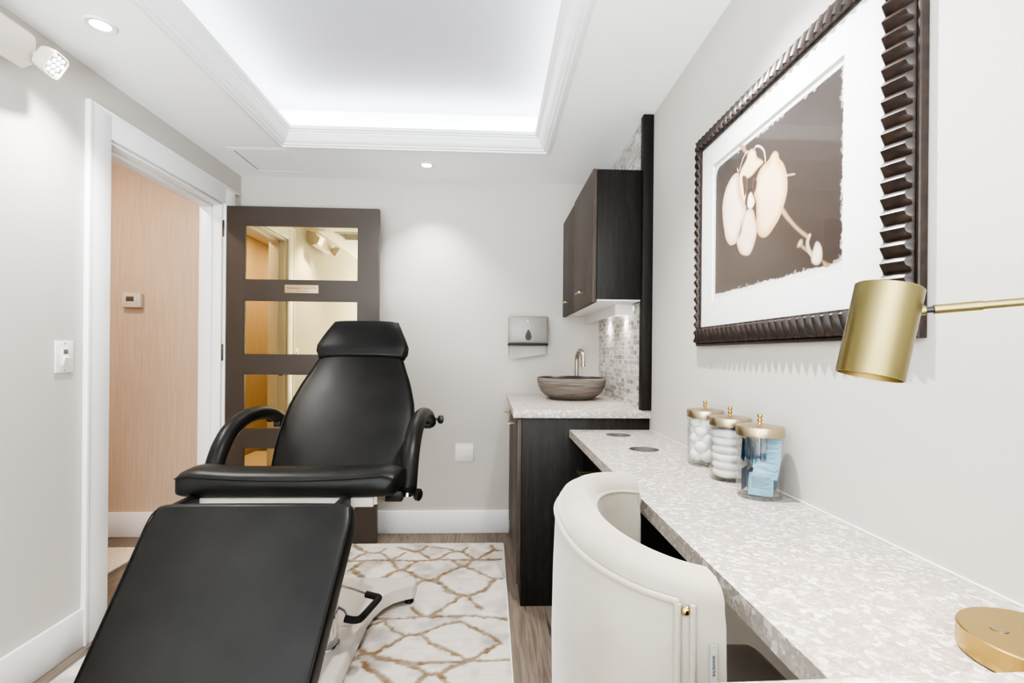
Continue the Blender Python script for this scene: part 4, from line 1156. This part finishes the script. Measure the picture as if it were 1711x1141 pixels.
# front edge piping of the arm pads
for s in (-1, 1):
    L = []
    p, nrm = plan(s*1.0)
    for off, z in [(-.079, .46), (-.082, .60), (-.081, .75), (-.074, .790), (-.06, .812), (-.04, .820), (-.02, .816), (-.008, .796), (-.004, .75), (.0, .60), (-.002, .46)]:
        L.append(p + nrm*(-.04+(off+.04)*.75) + Vector((.003, 0, z)))
    mtube('piping', M['velvet'], br_, spline(L, 4), .004, 8)
    # vertical welt on the outer face, with the brass stud at its head
    for dt, rr_ in ((.735, .0048), (.79, .004)):
        p, nrm = plan(s*dt)
        mtube('welt', M['velvet'], br_, spline([p+nrm*(.002)+Vector((0, 0, .838)), p+nrm*.006+Vector((0, 0, .765)), p+nrm*.0075+Vector((0, 0, .62)), p+nrm*.004+Vector((0, 0, .46))], 5), rr_, 8)
    p, nrm = plan(s*.765)
    mlathe('brass_stud', M['gold'], br_, p+nrm*.001+Vector((0, 0, .830)), nrm, [(.0055, 0), (.0062, .002), (.005, .0045), (.0025, .006), (0, .0062)], 18)
p, nrm = plan(-.86); tg = Vector((-nrm.y, nrm.x, 0))
bm = bmesh.new()
q = [p + nrm*o_ + tg*w_ + Vector((0, 0, z)) for z in (.742, .792) for w_ in (-.0045, .0045) for o_ in (.0045, .0065)]
vs = [bm.verts.new(v) for v in q]
for f in ((0, 1, 3, 2), (4, 6, 7, 5), (0, 4, 5, 1), (2, 3, 7, 6), (0, 2, 6, 4), (1, 5, 7, 3)): bm.faces.new([vs[i] for i in f])
fl = finish(bm, 'fabric_tag', M['tag'], br_, smooth=False)
mt = Matrix.Translation(p + nrm*.0068 + Vector((0, 0, .767))) @ Matrix((Vector((0, 0, -1)), tg if (Vector((0, 0, -1)).cross(tg)).dot(nrm) > 0 else -tg, nrm)).transposed().to_4x4()
text_mesh('tag_lettering', 'JAANVIOVA', M['thread'], fl, .0048, mt)
# handle pocket welt low on the back
L = []
for k in range(25):
    a = PI*k/24; p, nrm = plan(-.60+.12*math.cos(a)); L.append(p+nrm*.006+Vector((0, 0, .672+.040*math.sin(a)**.5)))
mtube('welt', M['velvet'], br_, L, .004, 8)
# seat
bm = bmesh.new()
pad(bm, [(Vector((x, .895, .462)), Vector((0, 1, 0)), Vector((0, 0, 1)), w, .040) for x, w in ((.205, .15), (.24, .19), (.30, .207), (.42, .215), (.54, .222), (.585, .22))], 56, 6, .6, .008)
finish(bm, 'seat', M['velvet'], tc, angle=60)
mbox('seat_base', M['velvet'], tc, .18, .56, .70, 1.09, .39, .43, bev=.01)
for x, y in ((.22, .74), (.22, 1.05), (.53, .72), (.53, 1.07)):
    f = mlathe('leg', M['gold'], tc, (x, y, .001), (Vector((.38, .895, .4))-Vector((x, y, 0))).normalized()*Vector((.18, .18, 1)), [(.010, 0), (.018, .40)], 18)

# ============================================================ LIGHT
downlight(-1.333, 1.743, 'recessed ceiling downlight at upper left, near the emergency light', 46, 100, aim=(-1.45, 1.80, 0))
downlight(-.384, 2.930, 'recessed ceiling downlight in front of the back wall', 30, 100)
downlight(.345, 1.17, 'recessed ceiling downlight above the framed picture', 75, 120, radius=.014)
downlight(.50, -.1, 'added fill downlight, unseen behind the camera over the near counter', 2, 110)  # from here on unseen extra downlights, added to even out the room light
downlight(-1.333, .35, 'added fill downlight, out of view by the left wall', 10, 110)
downlight(-.5, -.95, 'added fill downlight, unseen behind the camera near the front wall', 10, 120)
def cove(x, y, sx, sy, e):
    l = bpy.data.lights.new('cove_strip', 'AREA'); l.shape = 'RECTANGLE'; l.size = sx; l.size_y = sy; l.energy = e; l.color = (.95, .975, 1)
    o_ = bpy.data.objects.new('cove_strip', l); COL.objects.link(o_); o_.location = (x, y, ZC+.066); o_.rotation_euler = (PI, 0, 0)
CE = 2.0
cove(TX0-.05, (TY0+TY1)/2, .03, TY1-TY0+.1, CE*3.2); cove(TX1+.05, (TY0+TY1)/2, .03, TY1-TY0+.1, CE*3.2)
cove((TX0+TX1)/2, TY1+.05, TX1-TX0+.1, .03, CE*1.4); cove((TX0+TX1)/2, TY0-.05, TX1-TX0+.1, .03, CE*1.4)
# added fill light, unseen behind the camera, aimed up to brighten ceiling and walls
area('added_fill_light', (-.45, -1.9, .5), 240, 2.0, 1.6, (-.02, -.02, 1), (.82, .92, 1))
# warm hall lamps
for y in (2.3, .6, -.5):
    l = bpy.data.lights.new('hall_lamp', 'AREA'); l.shape = 'DISK'; l.size = .14; l.energy = 7.5; l.color = (1, .88, .77)
    o_ = bpy.data.objects.new('hall_lamp', l); COL.objects.link(o_); o_.location = (-2.2, y, 2.445)

w = bpy.data.worlds.new('World'); SC.world = w; w.use_nodes = True
w.node_tree.nodes['Background'].inputs[0].default_value = (.9, .95, 1, 1); w.node_tree.nodes['Background'].inputs[1].default_value = .3

# ============================================================ CAMERA
f_px, yaw, roll_, cy_ = 828.4, .0435, .0093, 591.7
cam = bpy.data.cameras.new('camera'); co = bpy.data.objects.new('camera', cam); COL.objects.link(co)
cam.sensor_fit = 'HORIZONTAL'; cam.sensor_width = 36; cam.lens = f_px/1711*36
cam.shift_y = (cy_-570.5)/1711; cam.clip_start = .02
fw = Vector((math.sin(yaw), math.cos(yaw), 0)); rt = Vector((math.cos(yaw), -math.sin(yaw), 0)); up = Vector((0, 0, 1))
r2 = rt*math.cos(roll_)+up*math.sin(roll_); u2 = up*math.cos(roll_)-rt*math.sin(roll_)
mw = Matrix((r2, u2, -fw)).transposed().to_4x4(); mw.translation = Vector((0, 0, 1.15)); co.matrix_world = mw
SC.camera = co
vs_ = SC.view_settings
vs_.view_transform = 'AgX'; vs_.look = 'AgX - High Contrast'; vs_.exposure = 0.82; vs_.gamma = 1.0
SC.cycles.use_denoising = True
SC.cycles.max_bounces = 10; SC.cycles.diffuse_bounces = 6; SC.cycles.glossy_bounces = 5; SC.cycles.transparent_max_bounces = 16
SC.cycles.sample_clamp_indirect = 6.0; SC.cycles.caustics_reflective = False; SC.cycles.caustics_refractive = False
clean_origins()
